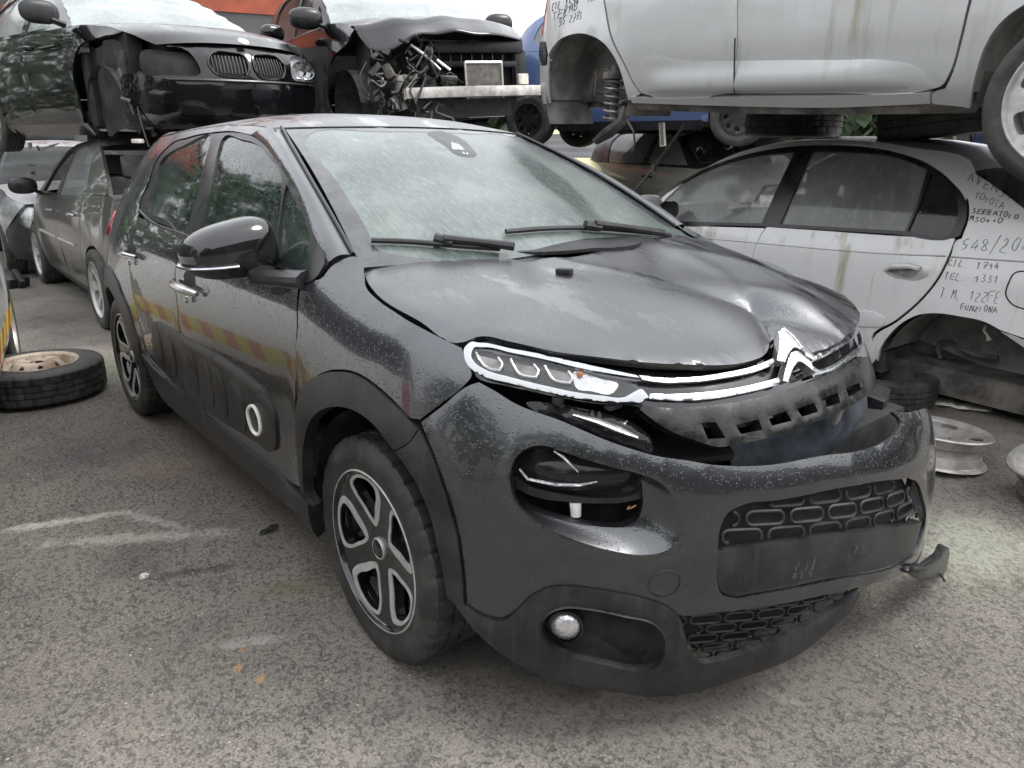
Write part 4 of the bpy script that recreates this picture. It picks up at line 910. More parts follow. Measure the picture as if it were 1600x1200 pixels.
# black lower lip of the grille with its openings
gl = [(1003, 634, 1), (1050, 637), (1100, 634), (1150, 628), (1200, 617), (1260, 598), (1320, 570), (1355, 535), (1363, 532), (1374, 556), (1378, 590), (1366, 608), (1328, 635), (1281, 657), (1219, 679), (1150, 695), (1119, 698), (1100, 692), (1037, 667), (1001, 640, 1)]
hol = [[(1097, 661), (1120, 659), (1135, 684), (1107, 686)], [(1151, 664), (1187, 655), (1193, 671), (1159, 678)], [(1201, 651), (1230, 642), (1239, 657), (1208, 665)], [(1246, 638), (1274, 629), (1280, 643), (1255, 651)], [(1287, 622), (1311, 613), (1315, 629), (1292, 636)], [(1323, 606), (1345, 597), (1348, 608), (1328, 620)]]
GL2 = GB.off(.008)
panel('grille_lip', GL2, GL2.sm(gl, 4), M['wetplast'], C3, holes=[GL2.sm([q+(1,) for q in h], 3) for h in hol], grid=.016, thick=.04, drop=.003)
# ---------------------------------------------------------------- what shows through the gaps
m = MB(); m.box((.20, .0, .52), (.58, .95, .46), None, .03); m.box((.16, 0, .78), (.46, .98, .12), None, .03); m.build('engine_bay', M['dark'], C3)
m = MB()
for i in range(26): m.box((.56, -.35+.028*i, .60), (.02, .006, .34))
m.box((.55, 0, .60), (.03, .8, .02)); m.build('radiator', M['cladding'], C3)
def arcbox(m, x, y0, y1, z0, z1, sag, d=.05, n=12):
    P = [[(x-sag*((2*(i/n)-1)**2)+dx, y0+(y1-y0)*i/n, z) for (dx, z) in ((0, z0), (.012, (z0+z1)/2), (0, z1), (-d, z1), (-d, z0), (0, z0))] for i in range(n+1)]; m.grid(P)
    for i in (0, n): pass
m = MB(); arcbox(m, .70, -.20, .50, .545, .655, .05); m.build('crash_beam', M['beam'], C3)
q = on(1360, 630, 0, .60); m = MB(); m.box((0, 0, 0), (.09, .13, .10), mat4(q, .3, .2, .1), .03); m.box((.02, .05, -.05), (.08, .10, .04), mat4(q, .2, .3, 0), .015); m.build('washer_tank', M['trim'], C3)
m = MB(); m.box((.58, .42, .36), (.22, .62, .42), None, .04); m.build('cavity_shade_box', M['dark'], C3)  # plain dark box stands in for the shade of the hollow behind the bumper
q = on(1309, 650, 0, .74); m = MB(); m.box((0, 0, 0), (.012, .045, .04), mat4(q, .2, .2), .003); m.build('plate_bracket', M['alloy_dull'], C3)
m = MB(); m.tube([on(1095, 716, 0, .66), on(1103, 704, 0, .66), on(1110, 690, 0, .62)], .006, 8); m.build('support_rod', M['alloy_dull'], C3)
m = MB(); m.box((0, 0, 0), (.10, .3, .02), mat4(on(1040, 700, 0, .60), -.5, .3), .004); m.build('broken_duct', M['trim'], C3)
for c in range(7):
    a = on(668+9*c, 636-7*c, 1, -.75)
q = on(690, 622, 1, -.76); m = MB(); m.tube([on(664, 648, 1, -.77), on(680, 632, 1, -.76), on(700, 618, 1, -.74), on(728, 598, 1, -.7)], [.008, .016, .012, .018], 8); m.build('torn_wing_lip', M['gloss'], C3)
# ---------------------------------------------------------------- wheels, housings, underside, cabin
wf = petal_wheel(C3); place(wf, mat4((0, -.742, .306), rad(-1)))
wr = petal_wheel(C3); place(wr, np.array(Matrix.Translation((-2.54, -.742, .306))@Matrix.Rotation(1.9, 4, 'Y')))
for x in (0, -2.54):
    w2 = copy_tree(wf, C3); place(w2, mat4((x, .742, .306), math.pi))
for x in (0, -2.54):
    for sg in (-1, 1): m = MB(); bucket(m, x, .305, .385, sg*.81, sg*.45); m.build('wheel_housing', M['liner'], C3)
m = MB(); m.box((-1.27, 0, .26), (1.72, 1.56, .18)); m.box((-1.2, 0, .28), (3.6, .86, .16)); m.box((-2.9, 0, .36), (.4, 1.2, .2)); m.build('underbody', M['under'], C3)
m = MB(); m.box((-.50, 0, .86), (.3, 1.2, .22), None, .05); m.build('dashboard', M['cladding'], C3)
for y in (-.36, .36):
    for x in (-1.05, -1.95):
        m = MB(); m.box((x, y, .56), (.5, .5, .18), None, .06); m.box((x-.30, y, .86), (.14, .5, .6), mat4((0, 0, 0)), .06); m.box((x-.36, y, 1.23), (.10, .26, .17), None, .04); m.build('seat', M['seat'], C3)
m = MB(); m.box((-2.45, 0, .8), (.1, 1.4, .6)); m.build('boot_wall', M['dark'], C3)
for o in [o for o in list(C3.children) if o.name.split('.')[0] in ('front_door', 'rear_door', 'front_wing', 'rear_quarter', 'window_frame', 'rear_door_window', 'front_door_window', 'quarter_window', 'arch_cladding', 'sill', 'windscreen_pillar', 'tail_lamp', 'side_pad', 'door_handle', 'windscreen_seal')]:
    mirror_copy(o)
# ---------------------------------------------------------------- the other cars: one shell builder, many bodies
def multi_wheel(parent, R=.315, w=.195, rr=.205, spokes=5, rim='alloy_dull', tyre='old_rubber', sw=.34, flat=False, n=64, split=False):
    wh = bpy.data.objects.new('wheel', None); COL.objects.link(wh); wh.parent = parent
    tyre_mb(R, w, rr, n*2, blocks=False).build('tyre', M[tyre], wh, 40)
    m = MB(); rim_barrel(m, rr, w); m.build('rim', M[rim], wh)
    h = w/2; S = disc_surf(-h*.62, -h*.78, rr)
    holes = []; r0, r1 = rr*.34, rr*.86
    for k in range(spokes):
        ph = 2*math.pi*k/spokes; a = math.pi/spokes*(1-sw)
        if flat: holes.append(circ2(rr*.13, 14, (rr*.68*math.cos(ph), rr*.68*math.sin(ph))))
        else:
            q = [(r0, -a*.5), (r1*.8, -a*.98), (r1, -a*.8), (r1*1.02, 0), (r1, a*.8), (r1*.8, a*.98), (r0, a*.5), (r0*.93, 0)]
            holes.append(crom([(r*math.cos(ph+t), r*math.sin(ph+t)) for r, t in q], 4))
    panel('spokes', S, circ2(rr*.95, 60), M[rim], wh, holes=holes, grid=rr*.1, thick=.03, drop=.002)
    m = MB(); m.lathe([(0, -h*.3), (rr*.8, -h*.2), (rr*.8, 0), (0, 0)], 24); m.build('brake_disc', M['under'], wh)
    return wh
def mirror_shell(m, c, sx=.07, sy=.12, sz=.08, Mx=None):
    V = []; n1, n2 = 20, 12; e = lambda v, p: math.copysign(abs(v)**p, v)
    for i in range(n1):
        a = 2*math.pi*i/n1
        for j in range(n2+1):
            b = -math.pi/2+math.pi*j/n2
            V.append((c[0]+e(math.cos(a), .8)*e(math.cos(b), .7)*(sx if math.cos(a) > 0 else sx*.6), c[1]+e(math.sin(a), .8)*e(math.cos(b), .7)*sy, c[2]+e(math.sin(b), .8)*sz))
    m.add(V, [(i*(n2+1)+j, ((i+1) % n1)*(n2+1)+j, ((i+1) % n1)*(n2+1)+j+1, i*(n2+1)+j+1) for i in range(n1) for j in range(n2)], Mx)
class Auto:
    def __init__(s, name, label, cat, Mx, wb=2.6, fo=.85, ro=.75, hw=.86, zb=.95, zr=1.42, pt='silver', tum=.24, grid=.07, zn=.74, group=None):
        s.root = thing(name, label, cat, Mx, group); s.M = np.asarray(Mx, float); s.wb, s.fo, s.ro, s.hw, s.zb, s.zr, s.pt, s.grid, s.zn = wb, fo, ro, hw, zb, zr, M[pt], grid, zn
        k = hw; T = -wb-ro
        s.B = Body([(T, 0), (T+.012, -.35*k), (T+.07, -.68*k), (T+.20, -.87*k), (-wb-.12, -.965*k), (-wb+.45, -k), (-wb*.5, -k*1.004), (-.4, -k), (0, -.985*k), (.36*fo, -.95*k), (.62*fo, -.86*k), (.82*fo, -.66*k), (.945*fo, -.36*k), (fo, 0)],
            [(T+.05, 0, [.05, .2, .3, .55, .75, zb, zb+.25, zr], [.16, .04, .01, 0, .02, .06, .14, .3]),
             (-wb*.5, 0, [.05, .18, .26, .4, .55, .7, zb-.12, zb-.03, zb+.02, zb+.6*(zr-zb), zr-.05, zr], [.2, .09, .04, .012, 0, 0, .010, .03, .05, .05+.55*tum, .05+tum*.98, .05+tum*1.35]),
             (-.3, 0, [.05, .18, .26, .4, .55, .7, zb-.12, zb-.03, zb+.02, zb+.6*(zr-zb), zr-.05, zr], [.2, .09, .04, .012, 0, 0, .012, .04, .07, .07+.55*tum, .07+tum*.98, .07+tum*1.35]),
             (.3*fo, 0, [.05, .2, .3, .5, zn-.1, zn+.05, zn+.18], [.15, .05, .01, 0, .004, .04, .12]),
             (.9*fo, 0, [.05, .18, .28, .5, zn-.12, zn, zn+.1], [.14, .05, .01, 0, .02, .07, .2])],
            flares=[(0, .3, .33, .5, .012), (-wb, .3, .33, .5, .012)])
        s.S = Surf(s.B.f, (0, 2*s.B.U, .08, zr), s.M); s.L = Surf(s.B.f, (0, 2*s.B.U, .08, zr))
    def xz(s, pts): return [(s.B.u_of(q[0]), q[1])+tuple(q[2:]) for q in pts]
    def t(s, px, left, lead=0):
        """pixels -> right-hand side coordinates"""
        q = s.S.trace(px)
        if left: q[:, 0] = 2*s.B.U-q[:, 0]
        return [tuple(a)+((1,) if len(b) > 2 else ()) for a, b in zip(q, px)]
    def P(s, name, uv, mat, off=0., holes=(), both=True, grid=None, thick=.018, n=5, gap=.0022, raw=False, parent=None, left=False):
        o = np.array(uv) if raw else crom(uv, n)
        a = panel(name, s.L.off(off) if off else s.L, inset(o, gap), mat, parent or s.root, holes=holes, grid=grid or s.grid, thick=thick)
        if left:
            b = mirror_copy(a, parent or s.root); bpy.data.objects.remove(a); return b
        if both: mirror_copy(a, parent or s.root)
        return a
    def arch(s, cx, ra, z0=.25, cz=.3, n=13):
        a0 = math.asin(max(-1, (z0-cz)/ra)); A = np.linspace(math.pi-a0, a0, n); r = [(cx+ra*math.cos(a), cz+ra*math.sin(a)) for a in A]
        r[0] += (1,); r[-1] += (1,); return r
    def curve(s, pts, n=14):
        """side-view curve on the shell as 3D points (right side)"""
        c = lerpc(resample(crom([(p[0], p[1]) for p in pts], 6, False), .03, False), n); return s.L([(s.B.u_of(x), z) for x, z in c])
    def loft(s, name, pts, c0, c1, z0, z1, mat, pw=2.4, n=14, ns=21, parent=None, drop=0):
        """crosswise skin between a side-view curve and its mirror image, crowned by c (along x) and z (up)"""
        E = s.curve(pts, n); ss = np.linspace(-1, 1, ns); P = []
        for i, e in enumerate(E):
            t = i/(n-1); k = 1-np.abs(ss)**pw
            P.append(np.stack([e[0]+k*(c0+(c1-c0)*t), -ss*e[1]*(-1), e[2]-drop+k*(z0+(z1-z0)*t)], -1))
        m = MB(); m.grid(P); return m.build(name, mat, parent or s.root, 60)
    def shell(s, roofline, hood, glass, A2, Bx, Rx, ra=.345, deck=None, tailz=None, wins=None, winmat='darkglass', wsmat='darkglass', rwmat='darkglass', doors=4, skip=(), frame='trim', sill='cladding', bumper=None, crown=.05):
        """roofline: A base .. roof .. C base; hood: A base .. nose edge"""
        wb, zb, pt = s.wb, s.zb, s.pt; T = -wb-s.ro; C = roofline[-1]; A = roofline[0]
        top = ([(T+.12, tailz or C[1])] if deck is None else [(x, z) for x, z in reversed(deck)])
        zt = lambda x: float(np.interp(x, [q[0] for q in TL], [q[1] for q in TL]))
        TL = sorted(set([(q[0], q[1]) for q in top]+[(C[0], C[1]), (A[0], A[1])]+[(q[0], q[1]) for q in hood]))
        zs = .24; ar = s.arch(-wb, ra, zs); af = s.arch(0, ra, zs); seg = lambda x0, x1, n: [(x, zt(x)) for x in np.linspace(x0, x1, n)]
        c = lambda l: [l[0]+(1,)]+l[1:-1]+[l[-1]+(1,)]
        if 'quarter' not in skip: s.P('rear_wing', s.xz([(T+.14, .54, 1), (-wb-ra-.02, .52, 1)]+s.arch(-wb, ra, .50)[1:]+[(-wb+ra+.01, zs, 1), (Rx-.02, zs, 1), (Rx+.0, .45), (Rx-.1, .75)]+c(seg(Rx-.12, T+.12, 8))), pt)
        if 'rear_door' not in skip: s.P('rear_door', s.xz([(Rx-.02, zs, 1), (Bx, zs, 1), (Bx, .6)]+c(seg(Bx, Rx-.12, 4))+[(Rx-.1, .75), (Rx, .45)]), pt)
        if 'front_door' not in skip: s.P('front_door', s.xz([(Bx, zs, 1), (A2, zs, 1), (A2+.02, .55)]+c(seg(A2, Bx, 5))+[(Bx, .6)]), pt)
        if 'wing' not in skip: s.P('front_wing', s.xz([(A2, zs, 1), (-ra-.02, zs, 1)]+s.arch(0, ra, zs)[1:-1]+[(ra+.0, .5, 1), (ra+.14, .62)]+c(seg(hood[-1][0], A2, 8))+[(A2+.02, .55)]), pt)
        if 'sill' not in skip: s.P('sill', s.xz([(-wb+ra, .255, 1), (-ra, .255, 1), (-ra-.02, .16, 1), (-wb+ra+.02, .16, 1)]), M[sill] if isinstance(sill, str) else sill, .004, thick=.05)
        wins = wins or []
        G = [crom(s.xz(w), 5) for w in wins]
        up = [(q[0], q[1]) for q in roofline]
        if 'frame' not in skip: s.P('window_frame', s.xz(c(up)+seg(C[0], A[0], 8)[1:-1]), pt if frame == 'paint' else M[frame], 0, holes=[inset(g, -.0) for g in G], thick=.03, grid=s.grid)
        if winmat:
            for g in G: s.P('side_window', g, M[winmat], -.012, raw=True, gap=-.006, thick=.004, grid=.1)
        i = max(range(len(roofline)), key=lambda k: roofline[k][1]); 
        rf = glass[0]; rr_ = glass[1]       # x where the roof starts and ends
        pts = crom([(p[0], p[1]) for p in roofline], 8, False)
        ws = [tuple(p) for p in pts if p[0] >= rf]; rw = [tuple(p) for p in pts if p[0] <= rr_]; rfp = [ws[-1]]+[tuple(p) for p in pts if rr_ < p[0] < rf]+[rw[0]]
        if 'roof' not in skip: s.loft('roof', rfp, .075, -.06, crown*.6, crown*.6, pt)
        if 'windscreen' not in skip and wsmat: s.loft('windscreen', ws, .16, .075, .02, crown*.6, M[wsmat])
        if 'rear_window' not in skip and rwmat: s.loft('rear_window', rw, -.06, -.12, crown*.6, .02, M[rwmat])
        if 'hood' not in skip: s.loft('bonnet', hood, .14, s.fo-hood[-1][0]-.05, .05, .03, pt, 2.6, 16)
        if deck is not None: s.loft('boot_lid', deck, -.12, -.14, .03, .02, pt)
        tz = (deck[-1][1] if deck is not None else (tailz or C[1])); ut = s.B.u_of(T+.14)
        R_ = Surf(s.B.f, (-1.2, 1.2, .1, zb+.2))
        if 'tail' not in skip:
            panel('tail_panel', R_, [(-ut, .54), (ut, .54), (ut, tz), (ut*.5, tz+.03), (-ut*.5, tz+.03), (-ut, tz)], pt, s.root, grid=s.grid)
            for sg in (-1, 1): panel('tail_lamp', R_.off(.008), [(sg*(ut-.16), .68), (sg*(ut+.10), .68), (sg*(ut+.08), tz-.02), (sg*(ut-.12), tz-.02)], M['red_lens'], s.root, grid=.06)
        ur = s.B.u_of(-wb-ra-.02)
        if 'rear_bumper' not in skip: panel('rear_bumper', R_.off(.006), [(-ur, .24), (ur, .24), (ur, .53), (-ur, .53)], bumper or pt, s.root, grid=s.grid)
        s.TL = TL
    def fascia(s, lamps=None, grille=None, lower=None, hood_z=None, ra=.345, mat=None, lampmat='lens', gm='cladding', both=True, z0=.2):
        U = s.B.U; uf = s.B.u_of(ra); v0 = uf-U; hz = hood_z
        pts = [(uf, z0, 1), (2*U-uf, z0, 1), (2*U-uf, .5), (2*U-uf-.16, .60)]+[(U+v, z) for v, z in reversed(hz)]+[(U-v, z) for v, z in hz]+[(uf+.16, .60), (uf, .5)]
        holes = []; F = []
        for q, kind in ((lamps, 'l'), (grille, 'g'), (lower, 'g')):
            if not q: continue
            for sg in ((-1, 1) if min(v[0] for v in q) > 0 else (1,)):
                h = crom([(U+sg*v[0], v[1])+tuple(v[2:]) for v in q], 4); holes.append(h); F.append((h, kind))
        o = panel('front_bumper', s.L, inset(crom(pts, 4), .002), mat or s.pt, s.root, holes=holes, grid=s.grid*.8, thick=.02)
        for h, k in F:
            if k == 'l':
                l = panel('headlamp', s.L.off(-.004), inset(h, .002), M[lampmat], s.root, grid=.05, thick=.01); panel('reflector', s.L.off(-.04), inset(h, -.01), M['lampin'], l, grid=.08, thick=.01)
            else: panel('grille', s.L.off(-.03), inset(h, -.005), M['dark'] if gm == 'dark' else M[gm], s.root, grid=.06, thick=.02)
        return o
    def running(s, wheels='FL FR RL RR', kind=dict(), y=None, ra=.36, cz=.30, housing='liner', inside=True, pose={}):
        y = y or s.hw-.105; wb = s.wb; base = None
        for k in wheels.split():
            x = 0 if k[0] == 'F' else -wb; sg = -1 if k[1] == 'R' else 1
            w = multi_wheel(s.root, **kind) if base is None else copy_tree(base, s.root); base = base or w
            dx, dy, dz, st = pose.get(k, (0, 0, 0, 0)); place(w, mat4((x+dx, sg*y+dy, kind.get('R', .315)-.005+dz), (math.pi if sg > 0 else 0)+st))
        for x in (0, -wb):
            for sg in (-1, 1):
                m = MB(); bucket(m, x, cz, ra, sg*(s.hw-.055), sg*(s.hw-.42)); m.build('wheel_housing', M[housing], s.root)
        m = MB(); m.box((-wb/2, 0, .28), (wb-.76, s.hw*2-.2, .12)); m.box((-wb/2, 0, .29), (wb+s.fo*.9+s.ro*.8, s.hw*2-.86, .15)); m.build('floor_pan', M['under'], s.root)
        if inside:
            m = MB(); m.box((.05, 0, .5), (.62, s.hw*2-.86, .42)); m.build('engine_block', M['dark'], s.root)
    def cabin(s, seats=True, zseat=.5, dash=True, xs=(-1.15, -2.0)):
        zb = s.zb
        if dash: m = MB(); m.box((-.42, 0, zb-.13), (.4, s.hw*2-.25, .2), None, .05); m.build('dashboard', M['cladding'], s.root)
        if seats:
            for x in xs:
                for y in (-.36, .36):
                    m = MB(); m.box((x, y, zseat), (.5, .5, .18), None, .06); m.box((x-.30, y, zseat+.33), (.14, .48, .62), None, .06); m.box((x-.35, y, zseat+.72), (.10, .26, .17), None, .04); m.build('seat', M['seat'], s.root)
    def mirrors(s, x=-.55, z=None, mat='trim', sides='LR', size=(.07, .12, .075)):
        z = z or s.zb+.07
        for k in sides:
            sg = -1 if k == 'R' else 1; y0 = abs(s.B.f([s.B.u_of(x)], [s.zb])[0, 1]); m = MB()
            mirror_shell(m, (x, sg*(y0+.15), z), *size); m.build('wing_mirror', M[mat] if isinstance(mat, str) else mat, s.root, 60)
            m = MB(); m.tube([(x+.03, sg*(y0-.01), s.zb-.01), (x+.02, sg*(y0+.07), z-.04)], [.04, .035], 8, flat=.5); m.build('mirror_arm', M['trim'], s.root)
    def handles(s, pts, mat, both=True):
        for x, z in pts:
            u = s.B.u_of(x); q = [s.L.off(d)([(u+dx, z)])[0] for dx, d in ((-.1, .008), (-.05, .035), (.05, .035), (.1, .008))]
            for sg in ((1, -1) if both else (1,)):
                m = MB(); m.tube([p*[1, sg, 1] for p in q], [.009, .013, .013, .009], 8); m.build('door_handle', mat, s.root)
# ---------------------------------------------------------------- left row, ground level
c = Auto('bronze_sedan', 'bronze grey saloon parked nose away, its rear window gone, under the dented black car', 'car', mat4((-7.527, .367, -.01), math.pi), wb=2.7, fo=.95, ro=1.02, hw=.87, zb=.95, zr=1.44, pt='taupe', tum=.25)
c.shell([(-.30, .94), (-.75, 1.19), (-1.15, 1.37), (-1.55, 1.425), (-2.1, 1.40), (-2.65, 1.24), (-3.05, 1.03)], [(-.30, .94), (0, .91), (.4, .84), (.72, .76)], (-1.1, -2.2), -.42, -1.42, -2.25,
        deck=[(-3.05, 1.03), (-3.3, 1.01), (-3.58, .99)], wins=[[(-.55, .97, 1), (-1.36, .98, 1), (-1.34, 1.36), (-1.12, 1.32), (-.86, 1.2)], [(-1.46, .98, 1), (-2.2, 1.0, 1), (-2.42, 1.06, 1), (-2.2, 1.29), (-1.9, 1.355), (-1.46, 1.375, 1)]], winmat=None, wsmat='cleanglass', rwmat=None, frame='paint')
g = crom(c.xz([(-1.46, .98, 1), (-2.2, 1.0, 1), (-2.42, 1.06, 1), (-2.2, 1.29), (-1.9, 1.355), (-1.46, 1.375, 1)]), 5); c.P('side_window', g, M['greyglass'], -.012, raw=True, gap=-.006, thick=.004)
c.fascia(lamps=[(.35, .56), (.7, .60), (.66, .72), (.4, .70)], hood_z=[(.0, .74), (.35, .735), (.7, .74)])
c.running(kind=dict(spokes=7, rim='alloy', sw=.4, rr=.215), y=.79); c.cabin(); c.mirrors(-.62, mat='trim'); c.handles([(-1.25, .83), (-2.1, .84)], M['dull_chrome'])
m = MB(); m.tube(c.L.off(.01)([(c.B.u_of(x), .60) for x in (-.5, -.9, -1.38)])*[1, -1, 1], .012, 6); m.tube(c.L.off(.01)([(c.B.u_of(x), .60) for x in (-1.46, -1.8, -2.15)])*[1, -1, 1], .012, 6); m.build('side_moulding', M['alloy'], c.root)
c = Auto('silver_hatchback', 'dull silver hatchback facing forwards at the far left behind the bronze saloon, black bumper', 'car', mat4((-8.35, .10, 0), rad(-4)), wb=2.5, fo=.78, ro=.6, hw=.82, zb=.96, zr=1.42, pt='far_silver')
c.shell([(-.30, .95), (-.7, 1.2), (-1.0, 1.36), (-1.4, 1.41), (-2.2, 1.40), (-2.75, 1.27), (-2.98, 1.0)], [(-.30, .95), (0, .92), (.35, .85), (.58, .78)], (-.98, -2.6), -.38, -1.35, -2.15, wins=[[(-.5, .98, 1), (-1.3, .99, 1), (-1.28, 1.35), (-1.0, 1.31)], [(-1.4, .99, 1), (-2.2, 1.0, 1), (-2.3, 1.28), (-1.4, 1.36, 1)]], wsmat='cleanglass', winmat='greyglass')
c.fascia(lamps=[(.36, .56), (.70, .60), (.70, .74), (.42, .72)], grille=[(-.3, .60), (.3, .60), (.3, .70), (-.3, .70)], hood_z=[(.0, .77), (.35, .765), (.62, .77)], mat=M['cladding']); c.running(kind=dict(spokes=6, R=.3, rr=.19)); c.cabin(); c.mirrors(-.5)
# ---------------------------------------------------------------- black dented hatchback on top of the saloon
c = bm_ = Auto('black_hatchback', 'black hatchback stacked at upper left with torn right wing, twin-kidney grille and one clear headlamp', 'car', mat4((-5.226, .627, 1.307), .157, .011, .028), wb=2.66, fo=.80, ro=.76, hw=.875, zb=.97, zr=1.42, pt='black_paint', zn=.76)
hoodl = [(-.36, .965), (0, .945), (.3, .89), (.50, .83), (.60, .785)]
c.shell([(-.36, .965), (-.8, 1.2), (-1.15, 1.365), (-1.6, 1.41), (-2.3, 1.39), (-2.9, 1.25), (-3.2, .99)], hoodl, (-1.12, -2.6), -.42, -1.45, -2.28, wins=[[(-.62, .99, 1), (-1.4, 1.0, 1), (-1.38, 1.35), (-1.16, 1.32), (-.9, 1.19)], [(-1.5, 1.0, 1), (-2.3, 1.02, 1), (-2.42, 1.2), (-2.2, 1.33), (-1.5, 1.36, 1)]], wsmat='paleglass', winmat='paleglass', skip=('wing',), frame='paint', sill=c.pt)
af = c.arch(0, .36, .24)
c.P('front_wing', c.xz([(-.42, .24, 1), (-.38, .24, 1)]+af[1:-1]+[(.36, .5, 1), (.5, .62)]+[(.56, .82, 1), (.3, .895), (0, .945), (-.36, .965), (-.44, .96, 1), (-.40, .55)]), c.pt, left=True)
# what is left of the right wing: a strip along the bonnet, torn open over the arch
c.P('front_wing', c.xz([(-.43, .26, 1), (-.40, .3), (-.39, .62), (-.30, .74), (-.16, .82), (.0, .84), (.12, .86), (.3, .87), (.34, .885, 1), (.0, .945), (-.36, .965), (-.44, .96, 1), (-.41, .55)]), c.pt, both=False)
c.fascia(lamps=[(.40, .595), (.60, .575), (.84, .61), (.86, .72), (.68, .77), (.46, .745)], grille=[(.025, .64), (.05, .59), (.18, .572), (.30, .60), (.335, .67), (.29, .735), (.14, .75), (.045, .73)], hood_z=[(.0, .80), (.3, .80), (.6, .79)], gm='dark')
U = c.B.U
for o in [o for o in c.root.children if o.name.startswith('headlamp')]:
    if o.data.vertices[0].co.y < 0:
        for k in list(o.children): k.data.materials[0] = M['dark']
        bpy.data.objects.remove(o)
for o in list(bpy.data.objects):
    if o.parent is None and o.name.startswith('reflector'): bpy.data.objects.remove(o)
panel('lamp_hole', c.L.off(-.05), crom([(U-v, z) for v, z in [(.40, .58), (.60, .57), (.84, .60), (.84, .76), (.62, .78), (.44, .75)]], 4), M['dark'], c.root, grid=.05)
m = MB()
for sg in (-1, 1):
    for k in range(10):
        v = sg*(.05+.028*k); m.tube(c.L.off(-.006)([(U+v, .60), (U+v, .665), (U+v, .725)]), .0055, 6)
m.build('grille_bars', M['gloss'], c.root)
for sg in (-1, 1):
    q = crom([(U+sg*v, z) for v, z in [(.025, .64), (.05, .59), (.18, .572), (.30, .60), (.335, .67), (.29, .735), (.14, .75), (.045, .73)]], 5)
    m = MB(); m.tube(c.L.off(.004)(q), .009, 6, True); m.build('grille_surround', M['gloss'], c.root)
# clear headlamp on the left: two round reflectors behind the lens
for v in (.55, .70):
    p = c.L.off(-.018)([(U+v, .665)])[0]; m = MB(); m.lathe([(0, .04), (.05, .03), (.062, -.01), (.066, -.012), (.066, .03)], 20, mat4(p, rad(75))); m.build('lamp_bowl', M['chrome'], c.root)
hb = c.L.off(.0)([(U, .80)])[0]; m = MB(); m.lathe([(0, .012), (.036, .010), (.041, .004), (.041, -.004), (0, -.006)], 28, mat4((.700, 0, .838), 0, rad(35))@np.array(Matrix.Rotation(-math.pi/2, 4, 'X'))); e = m.build('round_emblem', M['whiteplast'], c.root)
m = MB(); m.tube(c.L.off(.006)([(U+v, .545) for v in np.linspace(-.85, .85, 24)]), .012, 6); m.build('bumper_strip', M['trim'], c.root)
panel('lower_intake', c.L.off(-.002), crom([(U-.34, .28), (U+.34, .28), (U+.36, .42), (U-.36, .42)], 3), M['dark'], c.root, grid=.06)
for a, b in (((-.78, .56), (-.52, .53)),): panel('torn_bumper_end', c.L.off(.03), crom([(U-.98, .55), (U-.7, .56), (U-.55, .50), (U-.52, .40), (U-.72, .38), (U-.95, .42)], 4), c.pt, c.root, grid=.05)
c.running(wheels='RL RR', kind=dict(spokes=5)); m = MB(); m.box((.12, .05, .58), (.8, 1.2, .56), None, .04); m.box((-.1, 0, .80), (.5, 1.3, .16), None, .04); m.box((-.02, -.67, .56), (.70, .12, .62), None, .03); m.box((-.30, -.70, .50), (.14, .22, .55), None, .03); m.build('engine_bay', M['dark'], c.root); c.mirrors(-.42, 1.06, 'black_paint', 'L'); c.handles([(-1.3, .86)], c.pt)
m = MB(); mirror_shell(m, (-.42, -1.02, 1.05), .05, .14, .085); o = m.build('wing_mirror', M['cladding'], c.root, 60); m = MB(); m.tube([(-.40, -.86, .97), (-.41, -.95, 1.0)], [.05, .045], 8, flat=.5); m.build('mirror_arm', M['trim'], c.root)
m = MB()
for k in range(10): m.box((-.455, -1.10+.017*k, 1.05+random.uniform(-.03, .03)), (.02, random.uniform(.01, .03), random.uniform(.01, .04)))
m.build('mirror_motor', M['trim'], c.root)
m = MB(); m.box((.02, -.74, .50), (.55, .03, .52), mat4((0, 0, 0), 0), .01); m.build('arch_liner', M['liner'], c.root)
m = MB(); P = [[(-.34+.62*i/10, -.70-.10*math.sin(math.pi*i/10)+.012*math.sin(3*i+j), .18+.07*j+.03*math.sin(i)) for j in range(10)] for i in range(11)]; m.grid(P); m.build('crumpled_liner', M['cladding'], c.root, 60)
for (a, b, r) in (((.34, -.82, .62), (.40, -.78, .30), .014), ((.42, -.80, .55), (.44, -.70, .25), .01), ((.46, -.78, .36), (.50, -.76, .08), .006), ((.36, -.84, .42), (.45, -.82, .40), .012)):
    m = MB(); mid = (np.array(a)+np.array(b))/2+[.03, -.02, 0]; m.tube([a, mid, b], r, 6); m.build('hanging_bracket', M['under'], c.root)
m = MB(); m.box((.42, -.80, .12), (.14, .04, .03), mat4((0, 0, 0)), .008); m.build('hanging_tab', M['offwhite'], c.root)
m = MB(); m.tube(c.L.off(.012)([(c.B.u_of(x), .84) for x in (-.98, -.78, -.62)]), .008, 6); m.build('door_strip', M['trim'], c.root)
m = MB(); m.box((-.85, -.30, 1.0), (.22, .42, .05), None, .015); m.build('paper_on_dash', M['whiteplast'], c.root)
for (a, b) in (((-.42, -.58), (-.60, -.05)), ((-.40, .10), (-.52, .60))):
    m = MB(); E_ = c.curve([(-.36, .965), (-.8, 1.2)], 6); m.tube([(a[0]+.20, a[1], .985), (b[0]+.17, b[1], 1.035)], [.012, .008], 6); m.build('wiper', M['trim'], c.root)
